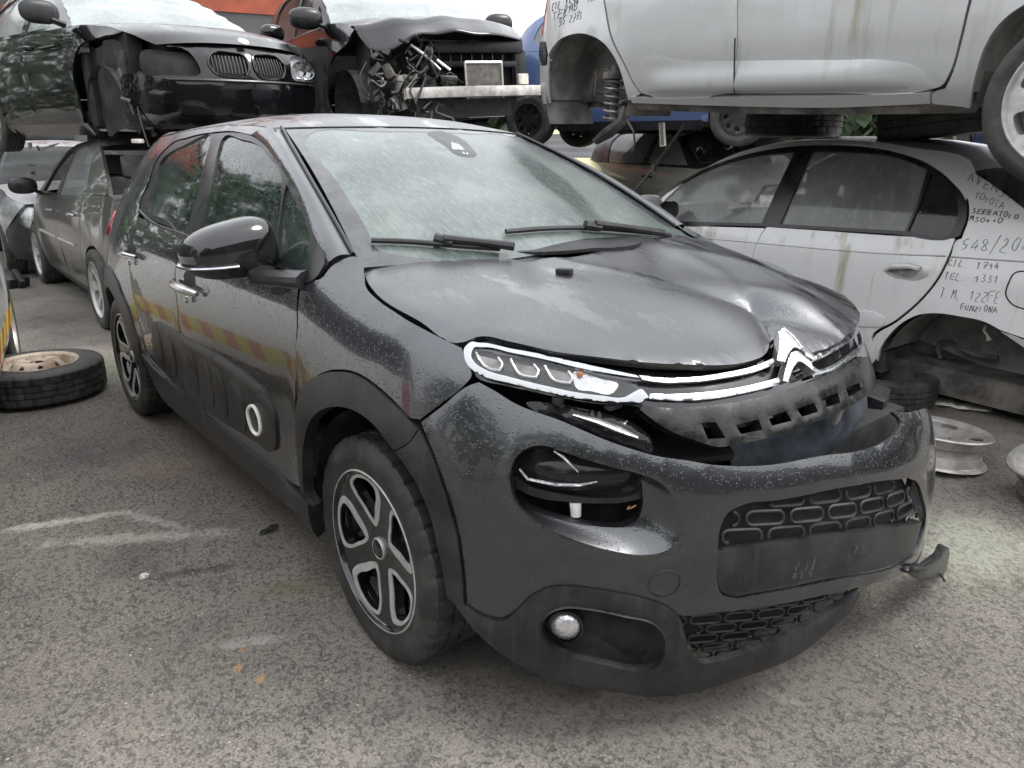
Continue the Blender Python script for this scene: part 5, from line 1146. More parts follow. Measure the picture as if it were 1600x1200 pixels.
# ---------------------------------------------------------------- crashed black people carrier behind
c = mp_ = Auto('black_people_carrier', 'black people carrier in the upper row with smashed open front, bare radiator and pale beam', 'car', mat4((-4.545, 2.502, 1.399), -.164, -.009, .06), wb=2.7, fo=.80, ro=.7, hw=.89, zb=1.06, zr=1.62, pt='black_paint', zn=.86)
hoodl = [(-.22, 1.055), (0, 1.03), (.25, .98), (.46, .90)]
c.shell([(-.22, 1.055), (-.7, 1.34), (-1.1, 1.52), (-1.6, 1.60), (-2.5, 1.58), (-3.1, 1.4), (-3.3, 1.08)], hoodl, (-1.08, -2.9), -.35, -1.45, -2.35, wins=[[(-.75, 1.08, 1), (-1.4, 1.09, 1), (-1.38, 1.52), (-1.1, 1.45)], [(-.36, 1.08, 1), (-.68, 1.08, 1), (-.70, 1.28, 1)], [(-1.5, 1.09, 1), (-2.4, 1.1, 1), (-2.5, 1.48), (-1.5, 1.53, 1)]], wsmat='paleglass', winmat='cleanglass', rwmat='cleanglass', skip=('hood', 'wing'), crown=.05)
E_ = c.curve(hoodl, 18); ss = np.linspace(-1, 1, 27); P = []
for i, e in enumerate(E_):
    t = i/17; k = 1-np.abs(ss)**2.4; x = e[0]+k*(.14+(.24-.14)*t); y = ss*(-e[1]); z = e[2]+k*(.05-.02*t)
    w = .035*np.exp(-np.abs(t-.62)/.10)*(1-.4*ss)-.02*np.exp(-((t-.4)/.12)**2)+.03*t*np.exp(-((ss+.55)/.3)**2)*np.sin(9*t+4*ss)-.10*t*t*np.exp(-((ss+.85)/.3)**2)-.05*t**3+.02*t*np.sin(11*ss+2)*np.exp(-((ss+.3)/.5)**2)
    P.append(np.stack([x, y, z+w], -1))
m = MB(); m.grid(P); o = m.build('bonnet', c.pt, c.root, 60); so = o.modifiers.new('thick', 'SOLIDIFY'); so.thickness = .012
c.P('front_wing', c.xz([(-.35, .24, 1), (-.33, .24), (-.34, .5), (-.2, .72), (0, .8), (.2, .86), (.28, .95, 1), (0, 1.03), (-.22, 1.055), (-.36, 1.05, 1)]), c.pt)
m = MB(); m.box((.16, .0, .58), (.4, 1.4, .60), None, .04); m.build('engine_bay', M['dark'], c.root)
m = MB(); m.box((.44, .26, .80), (.05, .92, .10), mat4((0, 0, 0)), .02); m.box((.42, .30, .66), (.04, .8, .05), None, .01); m.box((.40, .70, .58), (.08, .12, .40), None, .02); m.build('slam_panel', M['trim'], c.root)
m = MB()
for k in range(9): m.box((.40, -.10+.105*k, .60), (.02, .012, .30), None, .003)
m.build('fan_shroud', M['gloss'], c.root)
m = MB(); m.box((.60, .22, .44), (.025, .36, .44), None, .004); m.build('condenser', M['core'], c.root)
m = MB()
for a, b in (((.615, .04, .22), (.615, .04, .66)), ((.615, .40, .22), (.615, .40, .66)), ((.615, .04, .66), (.615, .40, .66)), ((.615, .04, .22), (.615, .40, .22))): m.tube([a, b], .010, 6)
m.build('condenser_frame', M['alu'], c.root)
m = MB(); P = [[(.70-.07*s*s+dx, .12+.66*s, .42+z) for dx, z in ((0, -.045), (.02, -.04), (.024, 0), (.02, .04), (0, .045), (-.03, .045), (-.03, -.045), (0, -.045))] for s in np.linspace(-1, 1, 19)]; m.grid(P); m.build('bumper_beam', M['alu'], c.root, 40)
rs = random.Random(7)
for k in range(84):     # torn pipes, brackets and plastic on the struck corner
    y = rs.uniform(-.80, -.10); x = .50+rs.uniform(-.02, .16)-.12*abs(y+.3); z = rs.uniform(.30, .86); mt = rs.choice(['trim', 'trim', 'cladding', 'gloss', 'under', 'under', 'dark', 'wetplast', 'rag' if k % 4 == 0 else 'trim'])
    m = MB()
    if k % 3 == 0: m.box((0, 0, 0), (rs.uniform(.02, .08), rs.uniform(.03, .14), rs.uniform(.02, .12)), mat4((x, y, z), rs.uniform(-1, 1), rs.uniform(-1, 1), rs.uniform(-1, 1)), .005); nm = 'broken_bracket'
    else:
        p = np.array([x, y, z]); Q = [p]
        for j in range(4): p = p+np.array([rs.uniform(-.03, .05), rs.uniform(-.09, .09), rs.uniform(-.12, .06)]); Q.append(p)
        m.tube(np.array([pchip(np.linspace(0, 4, 13), range(5), np.array(Q)[:, i]) for i in range(3)]).T, rs.uniform(.004, .014), 6); nm = 'torn_hose'
    m.build(nm, M[mt], c.root, 40)
m = MB(); m.tube([(.55, -.42, .80), (.60, -.30, .70), (.62, -.20, .60)], [.02, .028, .02], 8, flat=.5); m.build('white_duct', M['whiteplast'], c.root)
m = MB(); m.tube([(.56, -.22, .70), (.60, -.10, .60)], .012, 6); m.build('thin_pipe', M['alu'], c.root)
m = MB(); P = [[(.50+.03*math.sin(2*i+j), -.62+.05*i, .30+.055*j+.02*math.sin(3*i)) for j in range(6)] for i in range(6)]; m.grid(P); m.build('foil_shield', M['rag'], c.root, 20)
m = MB(); m.box((.60, .62, .52), (.04, .10, .09), mat4((0, 0, 0)), .01); m.build('lamp_remnant', M['offwhite'], c.root)
c.running(wheels='RL RR', kind=dict(spokes=5, R=.33))
for o in c.root.children:
    if o.name.startswith('floor_pan'): o.data.materials[0] = M['dark']
c.mirrors(-.42, 1.12, 'trim', 'LR', (.09, .15, .09)); c.cabin(zseat=.65)
m = MB(); m.box((-.5, -.2, 1.12), (.3, .7, .06), None, .02); m.build('airbag_on_dash', M['whiteplast'], c.root)
# ---------------------------------------------------------------- blue small car further back
c = Auto('blue_city_car', 'small blue hatchback in the upper row, between the black people carrier and the silver car', 'car', mat4((-3.27, 5.77, 1.40), rad(22)), wb=2.34, fo=.65, ro=.45, hw=.81, zb=.98, zr=1.46, pt='blue')
c.shell([(-.2, .97), (-.6, 1.25), (-.95, 1.42), (-1.4, 1.45), (-2.2, 1.40), (-2.55, 1.25), (-2.72, 1.0)], [(-.2, .97), (0, .94), (.3, .85), (.45, .8)], (-.92, -2.4), -.3, -1.25, -2.0, wins=[[(-.45, 1.0, 1), (-1.2, 1.0, 1), (-1.18, 1.39), (-.95, 1.36)], [(-1.3, 1.0, 1), (-2.05, 1.0), (-2.32, 1.12), (-2.25, 1.3), (-2.0, 1.38), (-1.3, 1.4, 1)]], winmat='greyglass', wsmat='greyglass', frame='paint')
c.fascia(lamps=[(.32, .6), (.66, .64), (.62, .8), (.36, .74)], hood_z=[(0, .79), (.3, .79), (.55, .79)]); c.running(kind=dict(spokes=8, R=.285, rr=.18, rim='trim', flat=True)); c.cabin()
# ---------------------------------------------------------------- silver saloon on the right, traced on its own left flank
def stroke_text(name, surf, lines, parent, mat):
    """hand lettering: each line is (text, start u, start z, size, slant step du, dz) written with a single stroke font on a surface"""
    G = {'A': ['0,0 .35,1 .7,0', '.12,.38 .6,.38'], 'B': ['0,0 0,1 .4,.95 .5,.75 .05,.52 .55,.3 .45,.05 0,0'], 'C': ['.6,.9 .2,.95 0,.5 .15,.05 .6,.08'], 'D': ['0,0 0,1 .45,.85 .55,.4 .3,.05 0,0'],
         'E': ['.6,1 .1,.95 .05,.5 0,.05 .55,0', '.05,.5 .5,.55'], 'F': ['0,0 .06,1 .6,1', '.03,.5 .5,.52'], 'I': ['.1,0 .12,1'], 'L': ['.05,1 0,0 .5,.04'], 'M': ['0,0 .08,1 .35,.4 .62,1 .7,0'], 'N': ['0,0 .08,1 .55,.05 .62,1'],
         'O': ['.35,1 .05,.7 .05,.25 .35,0 .65,.3 .6,.8 .35,1'], 'P': ['0,0 .05,1 .5,.95 .55,.65 .05,.5'], 'R': ['0,0 .03,1 .5,.9 .45,.6 .05,.5 .55,0'], 'S': ['.55,.9 .25,1 .05,.75 .5,.4 .4,.08 0,.05'], 'T': ['.0,1 .7,.96', '.35,1 .3,0'],
         'U': ['0,1 .05,.2 .35,0 .6,.25 .62,1'], 'V': ['0,1 .3,0 .62,1'], 'Y': ['0,1 .3,.5 .6,1', '.3,.5 .2,-.1'], 'Z': ['0,1 .6,.95 0,.05 .6,0'], 'H': ['0,0 0,1', '0,.5 .6,.55', '.6,0 .6,1'],
         '0': ['.3,1 .02,.6 .05,.2 .35,0 .6,.4 .5,.9 .3,1'], '1': ['.0,.7 .28,1 .25,0'], '2': ['.05,.8 .3,1 .52,.75 .0,.05 .6,.0'], '3': ['.05,.95 .45,.9 .2,.55 .5,.3 .3,.0 .0,.1'], '4': ['.35,1 0,.35 .6,.4', '.45,.7 .42,0'], '5': ['.55,1 .1,.95 .05,.55 .45,.5 .4,.1 0,.02'],
         '7': ['0,.95 .6,1 .2,0', '.1,.5 .5,.55'], '8': ['.3,.5 .05,.8 .3,1 .5,.8 .3,.5 .02,.2 .3,0 .55,.22 .3,.5'], '9': ['.5,.7 .25,.5 .05,.75 .3,1 .5,.8 .4,0'], '/': ['0,-.15 .55,1.15'], '.': ['.05,.0 .1,.06'], '+': ['0,.5 .6,.5', '.3,.2 .3,.8'], ':': ['.05,.1 .1,.15', '.05,.6 .1,.65'], ' ': []}
    r = random.Random(3)
    for text, px0, px1, h, w in lines:
        a = surf.trace([px0, px1]); d = a[1]-a[0]; n = len(text); m = MB()
        for i, ch in enumerate(text):
            sx = r.uniform(.8, 1.15); sy = r.uniform(.82, 1.18); oy = r.uniform(-.12, .12); sk = r.uniform(-.1, .2)
            for st in G.get(ch, []):
                P = []
                for xy in st.split():
                    gx, gy = map(float, xy.split(',')); gx = (gx+r.uniform(-.05, .05))*sx; gy = (gy+r.uniform(-.05, .05))*sy+oy+gx*sk
                    f = (i+gx+.1)/n; P.append((a[0][0]+d[0]*f, a[0][1]+d[1]*f+gy*h))
                P = crom(P, 4, False) if len(P) > 2 else np.array(P)
                m.tube(surf.off(.0012)(P), [w*r.uniform(.7, 1.35) for _ in P], 5, flat=.6)
        o = m.build(name, mat, parent)
c = sv = Auto('silver_saloon', 'silver saloon at right with black handwriting on its rear wing and rear wheel missing', 'car', mat4((-2.375, 3.363, -.03), 3.103, -.016, -.009), wb=2.63, fo=.9, ro=.97, hw=.86, zb=.94, zr=1.49, pt='silver', tum=.245, grid=.05)
t = lambda px: c.t(px, True)
belt = [(1065, 348), (1130, 350), (1196, 352), (1300, 358), (1400, 364), (1493, 369)]
fw = t([(1032, 312), (1052, 338), (1066, 346, 1), (1190, 349, 1), (1212, 300), (1243, 236, 1), (1200, 240), (1150, 250), (1100, 268), (1060, 290)])
rw = t([(1219, 350, 1), (1414, 361, 1), (1432, 320), (1449, 264, 1), (1400, 245), (1340, 237), (1270, 235, 1), (1250, 280)])
qw = t([(1418, 361, 1), (1484, 365), (1493, 350), (1497, 325), (1488, 295), (1470, 275), (1454, 272, 1), (1438, 315)])
out_top = t([(1020, 307, 1), (1060, 285), (1105, 262), (1160, 243), (1220, 231), (1280, 227), (1340, 229), (1400, 238), (1450, 256), (1485, 282), (1508, 312), (1510, 340), (1500, 368, 1)])
ob = t([(1493, 371), (1400, 366), (1300, 360), (1196, 354), (1130, 352), (1060, 350), (1040, 335)])
c.P('window_frame', out_top+ob, M['trim'], .002, holes=[crom(q, 5) for q in (fw, rw, qw)], thick=.03, gap=0)
c.P('front_window', fw, M['greyglass'], -.012, gap=-.006, thick=.004); c.P('rear_window_pane', rw, M['greyglass'], -.012, gap=-.006, thick=.004); c.P('quarter_window', qw, M['darkglass'], -.012, gap=-.006, thick=.004)
roofl = t([(1000, 298), (1060, 266), (1120, 240), (1200, 222), (1280, 214), (1350, 213), (1420, 221), (1480, 238), (1540, 268), (1580, 300), (1610, 325)])
roofl = [(float(c.L([q])[0][0]), q[1]) for q in roofl]
sb = t([(1196, 354, 1), (1186, 372), (1180, 390)])
c.P('rear_door', t([(1198, 354, 1), (1300, 361), (1400, 368), (1493, 372, 1), (1482, 400), (1466, 432), (1440, 465), (1400, 500), (1362, 527)])+c.xz([(-2.25, .35), (-2.18, .22, 1), (-1.42, .22, 1), (-1.40, .6)])+t([(1186, 372)]), c.pt)
c.P('front_door', c.xz([(-1.40, .6), (-1.42, .22, 1), (-.42, .22, 1), (-.38, .6), (-.40, .93, 1)])+t([(1062, 352, 1), (1130, 354), (1196, 356, 1), (1186, 372)]), c.pt)
qd = t([(1502, 372, 1), (1513, 340), (1512, 312), (1488, 279), (1452, 252), (1400, 235), (1340, 226), (1300, 224, 1)])+c.xz([(-1.75, 1.468, 1), (-2.1, 1.438), (-2.5, 1.32), (-2.85, 1.10), (-3.0, .99), (-3.35, .97), (-3.50, .94, 1), (-3.52, .6, 1), (-3.05, .56)])
qd += t([(1562, 516, 1), (1537, 503), (1500, 495), (1462, 490), (1437, 492), (1412, 503), (1390, 523), (1375, 546)])+c.xz([(-2.26, .30, 1)])+t([(1364, 529), (1402, 502), (1442, 467), (1468, 434), (1485, 400), (1496, 374)])
c.P('rear_wing', qd, c.pt)
c.P('rear_bumper', t([(1563, 517, 1), (1580, 522), (1605, 532)])+c.xz([(-3.5, .55, 1), (-3.5, .26, 1), (-3.12, .28, 1), (-3.0, .48)]), M['silver2'], .012)
c.P('front_wing', c.xz([(-.38, .6), (-.42, .22, 1), (-.36, .22, 1)]+c.arch(0, .345, .24)[1:-1]+[(.35, .5, 1), (.6, .7), (.55, .76), (.2, .86), (-.15, .92), (-.40, .94, 1)]), c.pt)
c.P('roof_rail', [tuple(q) for q in out_top[0:11]]+c.xz([(-2.5, 1.33), (-2.1, 1.44), (-1.75, 1.47), (-1.3, 1.46), (-1.0, 1.385), (-.7, 1.225), (-.42, 1.02)]), c.pt, -.001, gap=0)
c.loft('roof', [(-1.0, 1.385), (-1.3, 1.46), (-1.75, 1.47), (-2.1, 1.44), (-2.5, 1.33)], .07, -.1, .02, .02, c.pt); c.loft('rear_screen', [(-2.5, 1.33), (-2.85, 1.10), (-3.0, .99)], -.1, -.1, .03, .02, M['darkglass']); c.loft('boot_lid', [(-3.0, .99), (-3.35, .97), (-3.5, .94)], -.1, -.06, .02, .01, c.pt)
c.loft('windscreen', [(-.42, 1.02), (-.7, 1.225), (-1.0, 1.385)], .12, .07, .02, .03, M['cleanglass']); c.loft('bonnet', [(-.42, .95), (0, .9), (.4, .8), (.58, .74)], .12, .27, .05, .03, c.pt)
c.fascia(lamps=[(.36, .55), (.7, .58), (.66, .70), (.4, .68)], hood_z=[(0, .73), (.3, .73), (.6, .72)]); c.running(wheels='FL FR', kind=dict(spokes=6), housing='pale_liner'); c.cabin(dash=True)
m = MB(); m.box((-2.95, 0, .85), (.9, 1.3, .04)); m.build('parcel_shelf', M['seat'], c.root)
m = MB(); P = [[(-2.63+.40*math.cos(a)+.015*math.sin(5*a+j), .80-.14*j, .30+.40*math.sin(a)+.012*math.sin(9*a)) for a in np.linspace(.0, math.pi, 20)] for j in range(5)]; m.grid(P); m.build('rear_arch_inner', M['pale_liner'], c.root, 60)
m = MB(); P = [[(-2.63+.42*math.cos(a)*k, .36-.05*math.sin(3*a), .30+.42*math.sin(a)*k) for a in np.linspace(0, math.pi, 20)] for k in (1, .6, .2)]; m.grid(P); m.build('rear_arch_wall', M['pale_liner'], c.root, 60)
pth = [on(x, y, 1, 2.75) for x, y in ((1470, 560), (1465, 545), (1468, 535), (1485, 533), (1500, 545), (1525, 555), (1560, 560))]; inv = np.linalg.inv(c.M)
m = MB(); m.tube(xf(inv, pth), .012, 8); m.build('brake_hose', M['under'], c.root)
pth = [on(x, y, 1, 2.6) for x, y in ((1540, 508), (1537, 516), (1543, 524), (1546, 532))]; m = MB(); m.tube(xf(inv, pth), [.006, .008, .006, .014], 6); m.build('torn_wire', M['offwhite'], c.root)
for (a, b, r) in (((1390, 592), (1560, 560), .03), ((1420, 590), (1600, 545), .02)):
    m = MB(); m.tube(xf(inv, [on(*a, 1, 3.0), (on(*a, 1, 3.0)+on(*b, 1, 3.4))/2-[0, 0, .03], on(*b, 1, 3.4)]), r, 8); m.build('exhaust_pipe', M['under'], c.root)
m = MB(); m.box((-2.75, .2, .22), (1.2, .9, .16), None, .04); m.build('fuel_tank', M['under'], c.root)
# mirror, handle, mouldings, fuel flap
p = on(1013, 322, 1, 2.33); m = MB(); mirror_shell(m, (0, 0, 0), .06, .13, .075, inv@mat4(p, 3.1)); m.build('wing_mirror', c.pt, c.root, 60)
m = MB(); mirror_shell(m, (0, 0, 0), .03, .10, .06, inv@mat4(on(1045, 328, 1, 2.42), 3.1)); m.build('mirror_glass', M['gloss'], c.root, 60)
U = c.B.U; hs_ = c.S
HO = crom([tuple(q) for q in hs_.trace([(1381, 420), (1390, 412), (1410, 408), (1440, 409), (1452, 418), (1450, 430), (1438, 437), (1410, 436), (1390, 430)])], 5)
panel('handle_surround', c.L.off(.006), HO, M['silver2'], c.root, grid=.03, thick=.01, drop=.004)
panel('handle_recess', c.L.off(.0085), crom([tuple(q) for q in hs_.trace([(1387, 422), (1400, 423), (1432, 424), (1434, 429), (1426, 433), (1404, 430)])], 4), M['steel'], c.root, grid=.03, thick=.002)
b = hs_.trace([(1384, 421), (1398, 416), (1425, 416), (1438, 420)]); m = MB(); m.tube(np.stack([c.L.off(d)([q])[0] for q, d in zip(b, (.012, .035, .035, .015))]), [.012, .016, .016, .014], 10); m.build('door_handle', c.pt, c.root)
panel('side_moulding', c.L.off(.012), crom([tuple(q) for q in hs_.trace([(1340, 488), (1375, 492), (1383, 498), (1380, 508), (1360, 510), (1335, 505)])], 4), M['silver'], c.root, grid=.03, thick=.014, drop=.005)
m = MB(); m.tube(c.L.off(-.001)(crom([tuple(q) for q in hs_.trace([(1096, 372), (1180, 379), (1300, 390), (1400, 397), (1478, 400)])], 5, False)), .005, 6); m.build('waist_crease', M['silver2'], c.root)
m = MB(); m.tube(c.L.off(-.001)(crom([tuple(q) for q in hs_.trace([(1485, 401), (1540, 405), (1600, 409)])], 5, False)), .005, 6); m.build('waist_crease', M['silver2'], c.root)
FF = crom([tuple(q) for q in hs_.trace([(1585, 427), (1610, 424), (1640, 430), (1640, 490), (1605, 484), (1580, 474), (1572, 462), (1577, 440)])], 5)
panel('fuel_flap', c.L.off(.002), inset(FF, .004), c.pt, c.root, grid=.05, thick=.006); m = MB(); m.tube(c.L.off(.0005)(FF), .0035, 6, True); m.build('flap_gap', M['dark'], c.root)
stroke_text('marker_writing', c.S, [('AVENSIS', (1511, 281), (1600, 323), .036, .0018), ('TOYOTA', (1521, 310), (1568, 328), .030, .0018), ('SERBATOIO P', (1518, 332), (1612, 345), .022, .0026), ('MSO++O', (1513, 345), (1567, 350), .022, .0026),
    ('548/202', (1500, 392), (1612, 393), .058, .0019), ('CIL. 1794', (1480, 416), (1562, 423), .032, .0019), ('TEL. 1331', (1474, 437), (1562, 442), .034, .0018), ('T.M. 1ZZFE', (1467, 465), (1562, 474), .048, .0018), ('FUNZIONA', (1500, 484), (1558, 489), .026, .0020)], c.root, M['ink'])
# ---------------------------------------------------------------- silver people carrier on top of it, traced on its right flank
c = tv = Auto('silver_people_carrier', 'large silver car stacked on tyres at upper right, rear wheel missing, coil spring showing', 'car', mat4((.743, 2.616, 1.322), -.061, .037, .025), wb=2.75, fo=.9, ro=.75, hw=.87, zb=.98, zr=1.60, pt='silver2', tum=.2, grid=.05, zn=.8)
t = lambda px: c.t(px, False); P0 = c.S
aR = t([(854, 158, 1), (850, 120), (857, 85), (872, 64), (893, 54), (920, 55), (945, 70), (962, 95), (973, 125), (982, 158, 1)])
c.P('rear_door', t([(1151, 147, 1), (1080, 148), (1012, 149), (1003, 146), (992, 132), (975, 98), (955, 55), (948, 20), (945, -8)])+c.xz([(-2.5, .95), (-1.5, .97, 1)])+t([(1153, -5), (1152, 60), (1149, 110)]), c.pt, thick=.02)
c.P('front_door', t([(1151, 147, 1), (1300, 146), (1452, 141), (1472, 134), (1482, 118), (1500, 60), (1513, 5)])+c.xz([(-.45, .96, 1), (-1.5, .97, 1)])+t([(1153, -5), (1152, 60), (1149, 110)]), c.pt, thick=.02)
c.P('rear_wing', aR[::-1][0:1]+[q[:2] for q in aR[::-1][1:9]]+[aR[0]]+t([(849, 140), (848, 100), (845, 70), (843, 40), (843, 20), (852, -3)])+c.xz([(-3.3, 1.0), (-2.5, .97, 1)])+t([(943, -8), (946, 20), (953, 55), (973, 98), (990, 132), (1001, 147, 1)]), c.pt)
c.P('front_wing', t([(1476, 138, 1), (1485, 120), (1503, 60), (1516, 5)])+c.xz([(-.42, .96, 1), (0, .92), (.4, .86), (.62, .8, 1), (.5, .6), (.37, .5, 1)])+[q[:2] for q in c.xz(c.arch(0, .37, .3))[::-1][1:5]]+t([(1600, 8), (1575, 25), (1552, 50), (1536, 80), (1525, 115), (1518, 150), (1516, 172, 1), (1455, 163, 1), (1456, 146)]), c.pt)
c.P('sill', t([(985, 150, 1), (1010, 152), (1150, 150), (1300, 149), (1454, 144, 1), (1455, 162, 1), (1300, 168), (1150, 166), (988, 161, 1)]), c.pt, .006, thick=.04)
c.P('sill_edge', t([(988, 161, 1), (1150, 165), (1300, 167), (1455, 162), (1518, 168, 1), (1525, 178, 1), (1300, 180), (1150, 178), (1000, 172, 1)]), M['under'], .0, thick=.06)
# raised lower door section: the pressed band that catches the light
lb = t([(1000, 100), (1080, 96), (1151, 95), (1300, 94), (1400, 96), (1430, 104), (1452, 124), (1455, 136), (1440, 139), (1300, 143), (1150, 145), (1012, 147), (1000, 135)])
LBd = crom(lb, 5); cz_ = (LBd[:, 1].min()+LBd[:, 1].max())/2; u0_ = LBd[:, 0].min(); u1_ = LBd[:, 0].max()
RB = Surf(lambda a, b: c.B.f(a, b)+c.L.normal(np.stack([a, b], -1))*(.0015+.020*sstep(cz_+.07, cz_-.04, b)*(1-sstep(cz_-.06, cz_-.085, b))*sstep(u0_, u0_+.25, a)*(1-sstep(u1_-.35, u1_, a)))[:, None], (0, 2*c.B.U, .1, 1.2))
panel('door_pressing', RB, LBd, c.pt, c.root, grid=.02, thick=.004, drop=.0012, ang=80)
wr_ = c.S.trace([(1151, 147)])
m = MB(); m.tube(c.L.off(.018)([q for q in crom([tuple(x) for x in c.S.trace([(1152, 60), (1151, 100), (1151, 147)])], 5, False)]), .004, 6); m.build('door_gap', M['dark'], c.root)
c.shell([(-.40, .98), (-.8, 1.25), (-1.2, 1.5), (-1.7, 1.58), (-2.6, 1.56), (-3.2, 1.4), (-3.4, 1.0)], [(-.40, .97), (0, .93), (.4, .86), (.62, .8)], (-1.18, -3.0), -.42, -1.5, -2.4, wins=[[(-.7, 1.0, 1), (-1.45, 1.01, 1), (-1.43, 1.5), (-1.15, 1.42)], [(-1.55, 1.01, 1), (-2.5, 1.02, 1), (-2.6, 1.46), (-1.55, 1.52, 1)]], skip=('quarter', 'rear_door', 'front_door', 'wing', 'sill'), winmat='greyglass')
c.fascia(lamps=[(.36, .6), (.7, .62), (.66, .78), (.4, .74)], hood_z=[(0, .8), (.3, .8), (.6, .79)])
c.running(wheels='FL FR', kind=dict(spokes=7, rim='alloy', R=.318, rr=.238, sw=.45), housing='pale_liner', ra=.385, pose={'FR': (.0, -.03, -.09, rad(4)), 'FL': (0, 0, -.16, 0)})
c.handles([(-2.22, .90)], M['silver2'])
inv = np.linalg.inv(c.M); yc = -.62
m = MB(); P = [[(-2.75+.40*math.cos(a), -.82+.1*j, .30+.41*math.sin(a)) for a in np.linspace(-.35, math.pi+.5, 24)] for j in range(5)]; m.grid(P); m.build('rear_arch_inner', M['pale_liner'], c.root, 60)
cp = xf(inv, [on(962, 118, 1, 2.05), on(958, 190, 1, 2.05)]); H_ = []
for i in range(140):
    k = i/139; a = 2*math.pi*6.2*k; H_.append(cp[0]*(1-k)+cp[1]*k+np.array([math.cos(a)*.062, math.sin(a)*.062, 0]))
m = MB(); m.tube(H_, .0085, 7); m.build('coil_spring', M['steel'], c.root)
m = MB(); m.tube([cp[0]+[0, 0, .06], cp[1]], .028, 10); m.lathe([(0, -.02), (.08, -.02), (.085, .0), (.08, .02), (0, .02)], 20, np.array(Matrix.Translation(cp[0].tolist())@Matrix.Rotation(math.pi/2, 4, 'X'))); m.build('damper', M['under'], c.root)
arm = xf(inv, [on(978, 168, 1, 2.0), on(972, 190, 1, 1.98), on(950, 208, 1, 1.95), on(930, 222, 1, 1.93)]); m = MB(); m.tube(arm, [.035, .045, .05, .03], 8, flat=.5); m.build('trailing_arm', M['under'], c.root)
m = MB(); m.tube(xf(inv, [on(905, 158, 1, 2.3), on(930, 150, 1, 2.3), on(975, 165, 1, 2.25)]), [.02, .03, .03], 8); m.build('axle_beam', M['under'], c.root)
m = MB(); m.tube(xf(inv, [on(930, 112, 1, 2.1), on(932, 120, 1, 2.1), on(929, 150, 1, 2.1)]), .006, 6); m.tube(xf(inv, [on(935, 118, 1, 2.1), on(945, 108, 1, 2.1), on(968, 112, 1, 2.1)]), .006, 6); m.build('brake_line', M['under'], c.root)
m = MB(); m.tube(xf(inv, [on(975, 180, 1, 2.0), on(990, 205, 1, 2.0), on(992, 225, 1, 2.0), on(988, 238, 1, 2.0)]), .007, 6); m.build('handbrake_cable', M['under'], c.root)
m = MB(); m.tube(xf(inv, [on(848, 66, 1, 1.80), on(849, 85, 1, 1.80), on(850, 102, 1, 1.80)]), [.02, .03, .02], 8); m.build('lamp_seal', M['trim'], c.root)
stroke_text('marker_writing', c.S, [('CIL 1598', (862, 18), (905, 5), .05, .002), ('7MB', (880, 24), (904, 15), .05, .002), ('TEL', (862, 33), (890, 22), .045, .002), ('55 2773', (873, 42), (910, 28), .045, .002), ('1901', (917, 4), (935, -3), .04, .002)], c.root, M['ink'])
# ---------------------------------------------------------------- tyres between the stacked cars
def lying_tyre(label, loc, R=.31, w=.19, tilt=(0, 0), mat='old_rubber', group=None, rr=.19, rot=0, name='tyre'):
    o = tyre_mb(R, w, rr, 120, blocks=True).build(name, M[mat], None, 40)
    o.matrix_world = Matrix.Translation(loc)@Matrix.Rotation(rot, 4, 'Z')@Matrix.Rotation(math.pi/2+tilt[0], 4, 'X')@Matrix.Rotation(tilt[1], 4, 'Z'); return tag(o, label, 'tyre', None, None)
g = 'tyres used as spacers between stacked cars'
q = on(1215, 208, 1, 3.1); o = lying_tyre('left of two tyres lying on the roof of the silver saloon', (q[0]-.1, 3.45, 1.545), .33, .2); o['group'] = g
q = on(1455, 210, 1, 2.95); o = lying_tyre('right of two tyres lying on the roof of the silver saloon, near its rear', (q[0], 3.05, 1.535), .33, .21, (.03, .10)); o['group'] = g
q = on(190, 243, 1, .55); o = lying_tyre('tyre lying on the bronze saloon roof below the dented black car', (q[0], .55, 1.43), .32, .2, (0, 0)); o['group'] = g
# tyre on its rusty steel wheel, left foreground
q = (on(155, 600, 2, 0)+on(-10, 640, 2, 0))/2
cx, cy = on(62, 590, 2, .1)[:2]
r = thing('tyre_on_rusty_wheel', 'worn tyre on a rusty steel wheel lying flat on the asphalt at left', 'tyre', mat4((cx, cy, .105)))
RX = np.array(Matrix.Rotation(-math.pi/2, 4, 'X'))
o = tyre_mb(.335, .185, .20, 150).build('tyre', M['rubber'], r, 40); place(o, RX)
def steel_rim(m, rr, w, holes=8, dish=.05, hub=.075):
    h = w/2
    m.lathe([(rr+.012, -h), (rr+.016, -h+.006), (rr+.010, -h+.014), (rr-.004, -h+.018), (rr-.012, -h+.05), (rr-.035, -h*.1), (rr-.035, h*.3), (rr-.012, h-.05), (rr-.004, h-.018), (rr+.010, h-.014), (rr+.016, h-.004), (rr+.008, h), (rr-.008, h-.01), (rr-.018, h-.055), (rr-.042, h*.3), (rr-.042, -h*.1), (rr-.018, -h+.055), (rr-.008, -h+.012)], 72, closed=True)
def disc_prof(pr):
    R_ = [p[0] for p in pr]; Y = [p[1] for p in pr]
    return lambda a, b: np.stack([a, pchip(np.sqrt(a*a+b*b), R_, Y), b], -1)
m = MB(); steel_rim(m, .196, .19); o = m.build('rim', M['rust'], r); place(o, RX)
D = Surf(disc_prof([(0, -.088), (.03, -.088), (.05, -.092), (.085, -.100), (.105, -.097), (.128, -.072), (.150, -.045), (.2, -.03)]), (-.2, .2, -.2, .2))
hl_ = [circ2(.032, 20)]+[circ2(.006, 8, (.07*math.cos(a), .07*math.sin(a))) for a in np.arange(5)*2*math.pi/5]+[circ2(.015, 12, (.127*math.cos(a), .127*math.sin(a))) for a in np.arange(8)*2*math.pi/8]
o = panel('wheel_disc', D, circ2(.166, 60), M['rust'], r, holes=hl_, grid=.015, thick=.006, drop=.001); place(o, RX)
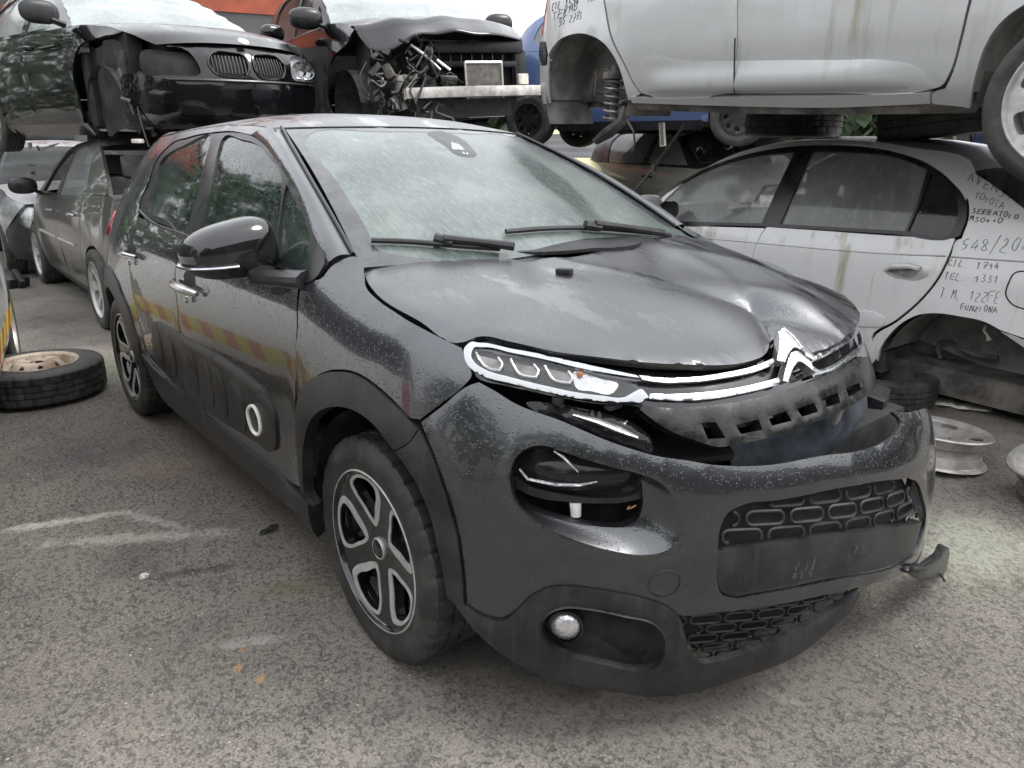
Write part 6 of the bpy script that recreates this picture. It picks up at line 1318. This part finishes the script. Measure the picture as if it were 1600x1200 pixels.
# bare rims on the right
cx, cy = on(1466, 728, 2, 0)[:2]; cx, cy = cx-.17*.77+.0, cy+.17*.64
a = on(1402, 660, 2, .15); b = on(1538, 682, 2, .15); cen = (a+b)/2
r = thing('silver_wheel_rim', 'silver alloy-look wheel rim lying face up beside the bumper end', 'wheel rim', mat4((cen[0], cen[1], .085), .4, rad(3), rad(-4)))
m = MB(); steel_rim(m, .195, .145); o = m.build('rim', M['alloy_dull'], r); place(o, RX)
D = Surf(disc_prof([(0, -.018), (.04, -.022), (.07, -.032), (.10, -.044), (.15, -.054), (.19, -.058)]), (-.2, .2, -.2, .2))
hl_ = []
for k in range(5):
    ph = 2*math.pi*k/5; hl_.append(crom([((rr)*math.cos(ph+t_), rr*math.sin(ph+t_)) for rr, t_ in ((.115, -.12), (.15, -.24), (.168, -.16), (.172, 0), (.168, .16), (.15, .24), (.115, .12))], 4))
hl_ += [circ2(.022, 16)]+[circ2(.007, 8, (.055*math.cos(a_+.6), .055*math.sin(a_+.6))) for a_ in np.arange(5)*2*math.pi/5]
o = panel('wheel_disc', D, circ2(.189, 60), M['alloy_dull'], r, holes=hl_, grid=.015, thick=.012, drop=.002); place(o, RX)
cc_ = on(1668, 752, 2, .1); r = thing('steel_wheel_rim', 'bare steel wheel rim tilted on its edge at the right border', 'wheel rim', mat4((cc_[0], cc_[1], .115), .2, rad(-14), rad(10)))
m = MB(); steel_rim(m, .185, .17); o = m.build('rim', M['steel'], r); place(o, RX)
D = Surf(disc_prof([(0, -.03), (.05, -.032), (.08, -.05), (.12, -.045), (.15, -.06), (.18, -.07)]), (-.2, .2, -.2, .2))
o = panel('wheel_disc', D, circ2(.178, 60), M['alloy_dull'], r, holes=[circ2(.03, 16)]+[circ2(.011, 10, (.125*math.cos(a_), .125*math.sin(a_))) for a_ in np.arange(10)*2*math.pi/10], grid=.018, thick=.006, drop=.001); place(o, RX)
q = on(1395, 606, 2, .12); o = lying_tyre('small spare tyre on the ground under the silver saloon', (q[0]-.12, q[1]+.12, .09), .29, .16, (0, 0), 'old_rubber', rr=.18); o['group'] = 'loose tyres on the ground'
# scrap on the ground
m = MB(); P = [[tuple(on(1452+98*i/9, 621+9*i/9+14*j/3-(3 if i < 4 else 0), 2, .012+.01*math.sin(2.3*i+j))) for j in range(4)] for i in range(10)]; m.grid(P); o = m.build('plastic_offcut', M['offwhite'], None, 25); so = o.modifiers.new('t', 'SOLIDIFY'); so.thickness = .004; tag(o, 'flat strip of dirty white plastic lying under the silver saloon', 'scrap')
m = MB(); m.box((0, 0, 0), (.03, .05, .22), mat4(on(1511, 600, 1, 3.3), .3), .004); o = m.build('wooden_prop', M['offwhite'], None); tag(o, 'short pale wooden prop standing under the silver saloon', 'prop')
m = MB(); m.tube([on(1490, 620, 2, .03), on(1530, 612, 2, .05), on(1570, 601, 2, .03)], .008, 6); o = m.build('metal_rod', M['under'], None); tag(o, 'thin rusty rod lying on the ground under the silver saloon', 'rod')
rs = random.Random(11)
m = MB(); p0 = on(12, 440, 2, .05); m.box((0, 0, .05), (.35, .22, .10), mat4((p0[0], p0[1], .03), .5, .2), .02); m.box((.1, .05, .12), (.2, .05, .14), mat4((p0[0], p0[1], .03), .2, .6), .01); o = m.build('black_plastic_scrap', M['cladding'], None); tag(o, 'heap of black plastic trim on the ground at the far left', 'scrap')
q = on(411, 825, 2, .012); m = MB(); m.grid([[(q[0]+.012*i, q[1]+.03*j-.01*i, .004+.012*abs(math.sin(i+1.3*j))) for j in range(3)] for i in range(4)]); o = m.build('litter_scrap', M['dark'], None); tag(o, 'small black scrap of litter on the open asphalt', 'litter')
q = on(226, 903, 2, 0); m = MB(); 
bm = bmesh.new(); bmesh.ops.create_icosphere(bm, subdivisions=2, radius=.016)
for v in bm.verts: v.co *= 1+.25*rs.uniform(-1, 1); v.co.z *= .6
me = bpy.data.meshes.new('pebble'); bm.to_mesh(me); bm.free(); o = link('pebble', me, None, M['offwhite']); o.location = (q[0], q[1], .007); tag(o, 'single pale pebble on the open asphalt at left', 'stone')
# loose grit scattered over the yard
V = []; F = []
for k in range(3200):
    d = rs.uniform(.0, 1)**.6; x = 1.3-6*rs.random(); y = -2.3+6*rs.random(); s = rs.uniform(.0012, .0032)*(1.6 if rs.random() < .06 else 1)
    if -3.2 < x < .75 and -.8 < y < .8: continue
    k0 = len(V); V += [(x+s*rs.uniform(.6, 1.2)*a, y+s*rs.uniform(.6, 1.2)*b, c_*s*.9+.0005) for a, b, c_ in ((1, 0, 0), (0, 1, 0), (-1, 0, 0), (0, -1, 0), (.1, .1, 1))]; F += [(k0, k0+1, k0+4), (k0+1, k0+2, k0+4), (k0+2, k0+3, k0+4), (k0+3, k0, k0+4)]
me = bpy.data.meshes.new('loose_grit'); me.from_pydata(V, [], F); o = link('loose_grit', me, None, M['under'] if False else M['rag']); tag(o, 'loose pale grit scattered over the asphalt yard', 'grit', None, 'stuff')
# ---------------------------------------------------------------- seen through the gap: open black car, yellow car, pale car
m = MB(); m.tube([on(880, 215, 1, 3.6)+[0, 0, 0], on(1045, 190, 1, 2.9)], .01, 6)
p = [on(990, 300, 1, 2.4), on(1022, 262, 1, 2.45), on(1073, 190, 1, 2.5)]; m = MB(); m.tube(p, .011, 8); q = p[1]; m.box((0, 0, 0), (.03, .03, .05), mat4(q), .006); o = m.build('bent_rod', M['under'], None); tag(o, 'thin dark rod leaning between the two silver cars behind the windscreen', 'rod')
m = MB(); a = on(1034, 192, 1, 3.2); b = on(1036, 228, 1, 3.2); m.tube([a, b], .025, 6); o = m.build('pale_strut', M['offwhite'], None); tag(o, 'pale flat strut hanging down under the upper silver car', 'strut')
c = Auto('open_black_hatchback', 'dark hatchback without window glass behind the graphite car, left of the silver saloon', 'car', mat4((-4.3, 4.0, .0), rad(-8)), wb=2.5, fo=.8, ro=.6, hw=.83, zb=1.0, zr=1.42, pt='dark_blue')
c.shell([(-.30, .99), (-.7, 1.2), (-1.0, 1.36), (-1.4, 1.41), (-2.2, 1.40), (-2.75, 1.27), (-2.98, 1.02)], [(-.30, .99), (0, .97), (.35, .9), (.58, .82)], (-.98, -2.6), -.38, -1.35, -2.15, wins=[[(-.5, 1.01, 1), (-1.3, 1.02, 1), (-1.28, 1.35), (-1.0, 1.31)], [(-1.4, 1.02, 1), (-2.2, 1.02, 1), (-2.3, 1.28), (-1.4, 1.36, 1)]], winmat=None, wsmat=None, rwmat=None)
c.fascia(lamps=[(.36, .56), (.70, .60), (.70, .74), (.42, .72)], hood_z=[(.0, .81), (.35, .81), (.62, .81)]); c.running(kind=dict(spokes=6))
m = MB(); ring = [(-.62+.03*math.cos(a), .36+.18*math.cos(a), .98+.17*math.sin(a)) for a in np.linspace(0, 2*np.pi, 28, endpoint=False)]; m.tube(ring, .014, 6, True); m.build('steering_wheel', M['trim'], c.root)
c = Auto('yellow_hatchback', 'pale yellow car glimpsed behind the open dark hatchback', 'car', mat4((-6.1, 5.9, .22), rad(-32)), wb=2.45, fo=.8, ro=.6, hw=.82, zb=1.0, zr=1.42, pt='yellow')
c.shell([(-.30, .99), (-.7, 1.2), (-1.0, 1.36), (-1.4, 1.41), (-2.2, 1.40), (-2.75, 1.27), (-2.93, 1.02)], [(-.30, .99), (0, .97), (.35, .9), (.58, .82)], (-.98, -2.6), -.38, -1.35, -2.15, wins=[[(-.5, 1.01, 1), (-1.3, 1.02, 1), (-1.28, 1.35), (-1.0, 1.31)], [(-1.4, 1.02, 1), (-2.2, 1.02, 1), (-2.3, 1.28), (-1.4, 1.36, 1)]], winmat='darkglass'); c.fascia(lamps=[(.36, .56), (.70, .60), (.70, .74), (.42, .72)], hood_z=[(.0, .81), (.35, .81), (.62, .81)]); c.running(kind=dict(spokes=6)); c.mirrors(-.45)
c = Auto('pale_hatchback', 'champagne coloured car behind the gap beside the yellow car', 'car', mat4((-3.1, 5.95, .20), rad(-15)), wb=2.45, fo=.8, ro=.6, hw=.82, zb=.98, zr=1.42, pt='cream')
c.shell([(-.30, .97), (-.7, 1.2), (-1.0, 1.36), (-1.4, 1.41), (-2.2, 1.40), (-2.75, 1.27), (-2.93, 1.02)], [(-.30, .97), (0, .95), (.35, .9), (.58, .82)], (-.98, -2.6), -.38, -1.35, -2.15, wins=[[(-.5, 1.0, 1), (-1.3, 1.01, 1), (-1.28, 1.35), (-1.0, 1.31)], [(-1.4, 1.01, 1), (-2.2, 1.01, 1), (-2.3, 1.28), (-1.4, 1.36, 1)]], winmat='greyglass'); c.fascia(lamps=[(.36, .56), (.70, .60), (.70, .74), (.42, .72)], hood_z=[(.0, .81), (.35, .81), (.62, .81)]); c.running(kind=dict(spokes=6)); c.handles([(-1.2, .86)], M['dark'])
# ---------------------------------------------------------------- white emergency van at the left border
q = on(15, 540, 2, 0)
ev = Auto('emergency_vehicle', 'white emergency car with lime and orange chevron band, only its corner showing at left', 'car', mat4((-3.95, -2.00, .0), rad(171)), wb=2.9, fo=.75, ro=.9, hw=.84, zb=.98, zr=1.75, pt='white', tum=.14)
c = ev; c.shell([(-.25, .97), (-.7, 1.3), (-1.1, 1.6), (-1.6, 1.72), (-2.6, 1.72), (-3.5, 1.66), (-3.7, 1.0)], [(-.25, .97), (0, .94), (.3, .86), (.5, .8)], (-1.08, -3.4), -.35, -1.45, -2.45, wins=[[(-.6, 1.0, 1), (-1.4, 1.01, 1), (-1.38, 1.6), (-1.1, 1.5)], [(-1.5, 1.01, 1), (-3.3, 1.02, 1), (-3.3, 1.58), (-1.5, 1.62, 1)]], winmat='darkglass', bumper=M['cladding'])
c.fascia(lamps=[(.34, .58), (.68, .62), (.64, .78), (.38, .74)], hood_z=[(0, .8), (.3, .8), (.58, .79)], z0=.5); panel('bumper_skirt', c.L.off(.004), [(c.B.u_of(.345), .16), (2*c.B.U-c.B.u_of(.345), .16), (2*c.B.U-c.B.u_of(.345), .49), (c.B.u_of(.345), .49)], M['cladding'], c.root, grid=.06)
c.running(kind=dict(spokes=6)); c.cabin(zseat=.6)
U = c.B.U; x = -3.6; k = 0
for side in (0, 1):
    u = .5; k = 0
    while u < U+.0:
        a = [(u, .345), (u+.14, .345), (u+.18, .455), (u+.04, .455)]
        if side: a = [(2*U-p[0], p[1]) for p in a]
        panel('chevron_block', c.L.off(.004), a, M['hi_yellow' if k % 2 else 'hi_red'], c.root, grid=.06, thick=.002); u += .145; k += 1
# ---------------------------------------------------------------- far buildings
def building(name, label, loc, size, yaw, wall, shutters, eave=.25):
    r = thing(name, label, 'building', mat4(loc, yaw)); L, D, H = size
    hb_ = H*.66 if wall == 'red_wall' else 0
    m = MB(); m.box((0, 0, (H+hb_)/2), (L, D, H-hb_)); m.build('upper_wall' if hb_ else 'wall', M[wall], r)
    if hb_: m = MB(); m.box((0, 0, hb_/2), (L-.06, D-.06, hb_-.004)); m.build('wall', M['warehouse'], r)
    m = MB(); m.box((0, 0, H+.1), (L+.4, D+.4, .2), None, .03); m.build('roof', M['shutter'], r)
    for x, w, z0, h in shutters:
        m = MB()
        for k in range(int(h/.12)): m.box((x, -D/2-.03, z0+.06+.12*k), (w, .05, .10), None, .015)
        m.build('roller_shutter', M['shutter'], r)
    return r
building('orange_red_building', 'long orange red building with dark shutters beyond the stacked cars at upper left', (-20.8, 2.8, 0), (12.4, 6, 6.6), rad(73), 'red_wall', [(-5.0, 2.2, 0.1, 5.6), (-1.2, 2.4, .1, 3.3), (3, 3, .1, 3.3)])
# yard opposite the camera's back: what the wet paint mirrors
def tree(label, x, y, h, w, seed):
    r = thing('broadleaf_tree', label, 'tree', mat4((x, y, 0)), 'trees behind the photographer'); rg = random.Random(seed)
    m = MB(); m.tube([(0, 0, 0), (.1, .05, h*.3), (.0, .1, h*.75)], [.16, .12, .04], 8); m.build('trunk', M['bark'], r)
    V = []; F = []
    for k in range(1500):
        a = rg.uniform(0, 6.28); z = rg.uniform(.15, 1); rr = w*math.sqrt(rg.random())*math.sin(math.pi*min(1, .12+z*.85))**.7; p = np.array([rr*math.cos(a), rr*math.sin(a), h*z]); s = rg.uniform(.12, .3)
        d1 = np.array([rg.uniform(-1, 1) for _ in range(3)])*s; d2 = np.array([rg.uniform(-1, 1) for _ in range(3)])*s; k0 = len(V); V += [tuple(p), tuple(p+d1), tuple(p+d1+d2), tuple(p+d2)]; F.append((k0, k0+1, k0+2, k0+3))
    me = bpy.data.meshes.new('crown'); me.from_pydata(V, [], F); link('crown', me, r, M['leaf'])
for i, (x, y, h, w, lb) in enumerate([(-9, -5.5, 5.0, 2.2, 'bushy tree beyond the emergency car'), (-13, -5.0, 6.0, 2.6, 'taller tree behind the bushy one'), (-17.5, -4.6, 6.6, 2.8, 'tallest tree at the end of the row'), (-5, -7.5, 4.6, 2.2, 'tree set back beside the emergency car'), (1.5, -8.5, 4.2, 2.4, 'round tree behind the photographer'), (6.5, -7, 4.6, 2.6, 'broad tree furthest right behind the photographer')]): tree(lb, x, y, h, w, i)
# ---------------------------------------------------------------- the next row of stacked cars, seen under and over the silver ones
def filler(name, label, M_, pt, **k):
    c = Auto(name, label, 'car', M_, pt=pt, **k); z = c.zb
    c.shell([(-.30, z-.01), (-.7, 1.2), (-1.0, 1.34), (-1.4, 1.40), (-2.2, 1.39), (-2.75, 1.27), (-2.98, z)], [(-.30, z-.01), (0, z-.03), (.35, z-.1), (.58, z-.18)], (-.98, -2.6), -.38, -1.35, -2.15, wins=[[(-.5, z+.02, 1), (-1.3, z+.03, 1), (-1.28, 1.33), (-1.0, 1.29)], [(-1.4, z+.03, 1), (-2.2, z+.03, 1), (-2.3, 1.27), (-1.4, 1.34, 1)]], winmat='darkglass')
    c.fascia(lamps=[(.36, .56), (.70, .60), (.70, .72), (.42, .70)], hood_z=[(.0, z-.19), (.35, z-.19), (.62, z-.19)]); c.running(kind=dict(spokes=6)); return c
filler('charcoal_hatchback', 'charcoal hatchback on the ground directly behind the silver saloon', mat4((1.2, 6.1, 0), .04), 'black_paint', wb=2.5, fo=.8, ro=.6, hw=.84)
filler('navy_hatchback', 'navy hatchback stacked in the second row behind the large silver car', mat4((1.2, 6.3, 1.12), .05), 'dark_blue', wb=2.5, fo=.8, ro=.6, hw=.84)
filler('black_estate', 'black car on the ground in the second row, behind the right end of the saloon', mat4((5.2, 6.2, 0), .02), 'black_paint', wb=2.5, fo=.8, ro=.6, hw=.84)
def hedge(name, label, x0, y0, x1, y1, h, w, n, seed):
    rg = random.Random(seed); V = []; F = []
    for k in range(n):
        t = rg.random(); z = h*(rg.random()**.7)*(.95+.10*math.sin(9*t)+.08*math.sin(23*t)); p = np.array([x0+(x1-x0)*t, y0+(y1-y0)*t, z])+np.array([rg.uniform(-w, w), rg.uniform(-w, w), 0]); s = rg.uniform(.12, .32)
        d1 = np.array([rg.uniform(-1, 1) for _ in range(3)])*s; d2 = np.array([rg.uniform(-1, 1) for _ in range(3)])*s; k0 = len(V); V += [tuple(p), tuple(p+d1), tuple(p+d1+d2), tuple(p+d2)]; F.append((k0, k0+1, k0+2, k0+3))
    me = bpy.data.meshes.new(name); me.from_pydata(V, [], F); o = link(name, me, None, M['leaf']); tag(o, label, 'hedge')
hedge('overgrown_hedge', 'dark overgrown hedge along the far edge of the yard', -19, 12.5, 12, 9.5, 2.8, .7, 15000, 5)
building('unseen_backdrop', 'unseen grey warehouse block added behind the camera to darken what the cars mirror', (14.5, -3, 0), (26, 6, 4.2), rad(82), 'warehouse', [(-6, 4, .1, 3.6), (4, 4, .1, 3.6)])  # invented block out of view, added to darken low reflections in upright paint
# pale broken plastic under the tail of the dented black car
for (x, y, dx, dy, dz, mt) in ((10, 170, .10, .05, .16, 'alloy_dull'), (14, 222, .20, .06, .12, 'offwhite'), (28, 190, .12, .05, .10, 'whiteplast'), (45, 226, .07, .05, .07, 'whiteplast')):
    m = MB(); q = on(x, y, 1, -.25); m.box((0, 0, 0), (dx, dy, dz), mat4((0, 0, 0), .3, .2), .02); m.box((dx*.4, 0, -dz*.4), (dx*.5, dy*.7, dz*.4), mat4((0, 0, 0), -.2, .5), .012)
    o = m.build('broken_clip', M[mt], bm_.root); o.matrix_local = Matrix((np.linalg.inv(bm_.M)@mat4(q)).tolist())
m = MB(); pth = [on(58, 228, 1, -.25), on(62, 236, 1, -.25), on(70, 232, 1, -.25), on(80, 228, 1, -.25), on(92, 224, 1, -.25)]; m.tube(pth, [.010, .014, .016, .02, .006], 8, flat=.6); o = m.build('hanging_strip', M['offwhite'], bm_.root); o.matrix_local = Matrix(np.linalg.inv(bm_.M).tolist())
# ---------------------------------------------------------------- ground
m = MB(); g0 = [-300, -80, -30, -12, -8, -6, -4, -2, 0, 2, 4, 6, 8, 12, 30, 80, 300]
m.grid([[(x, y, 0) for y in g0] for x in g0]); gd = m.build('ground', M['ground']); gd['kind'] = 'structure'
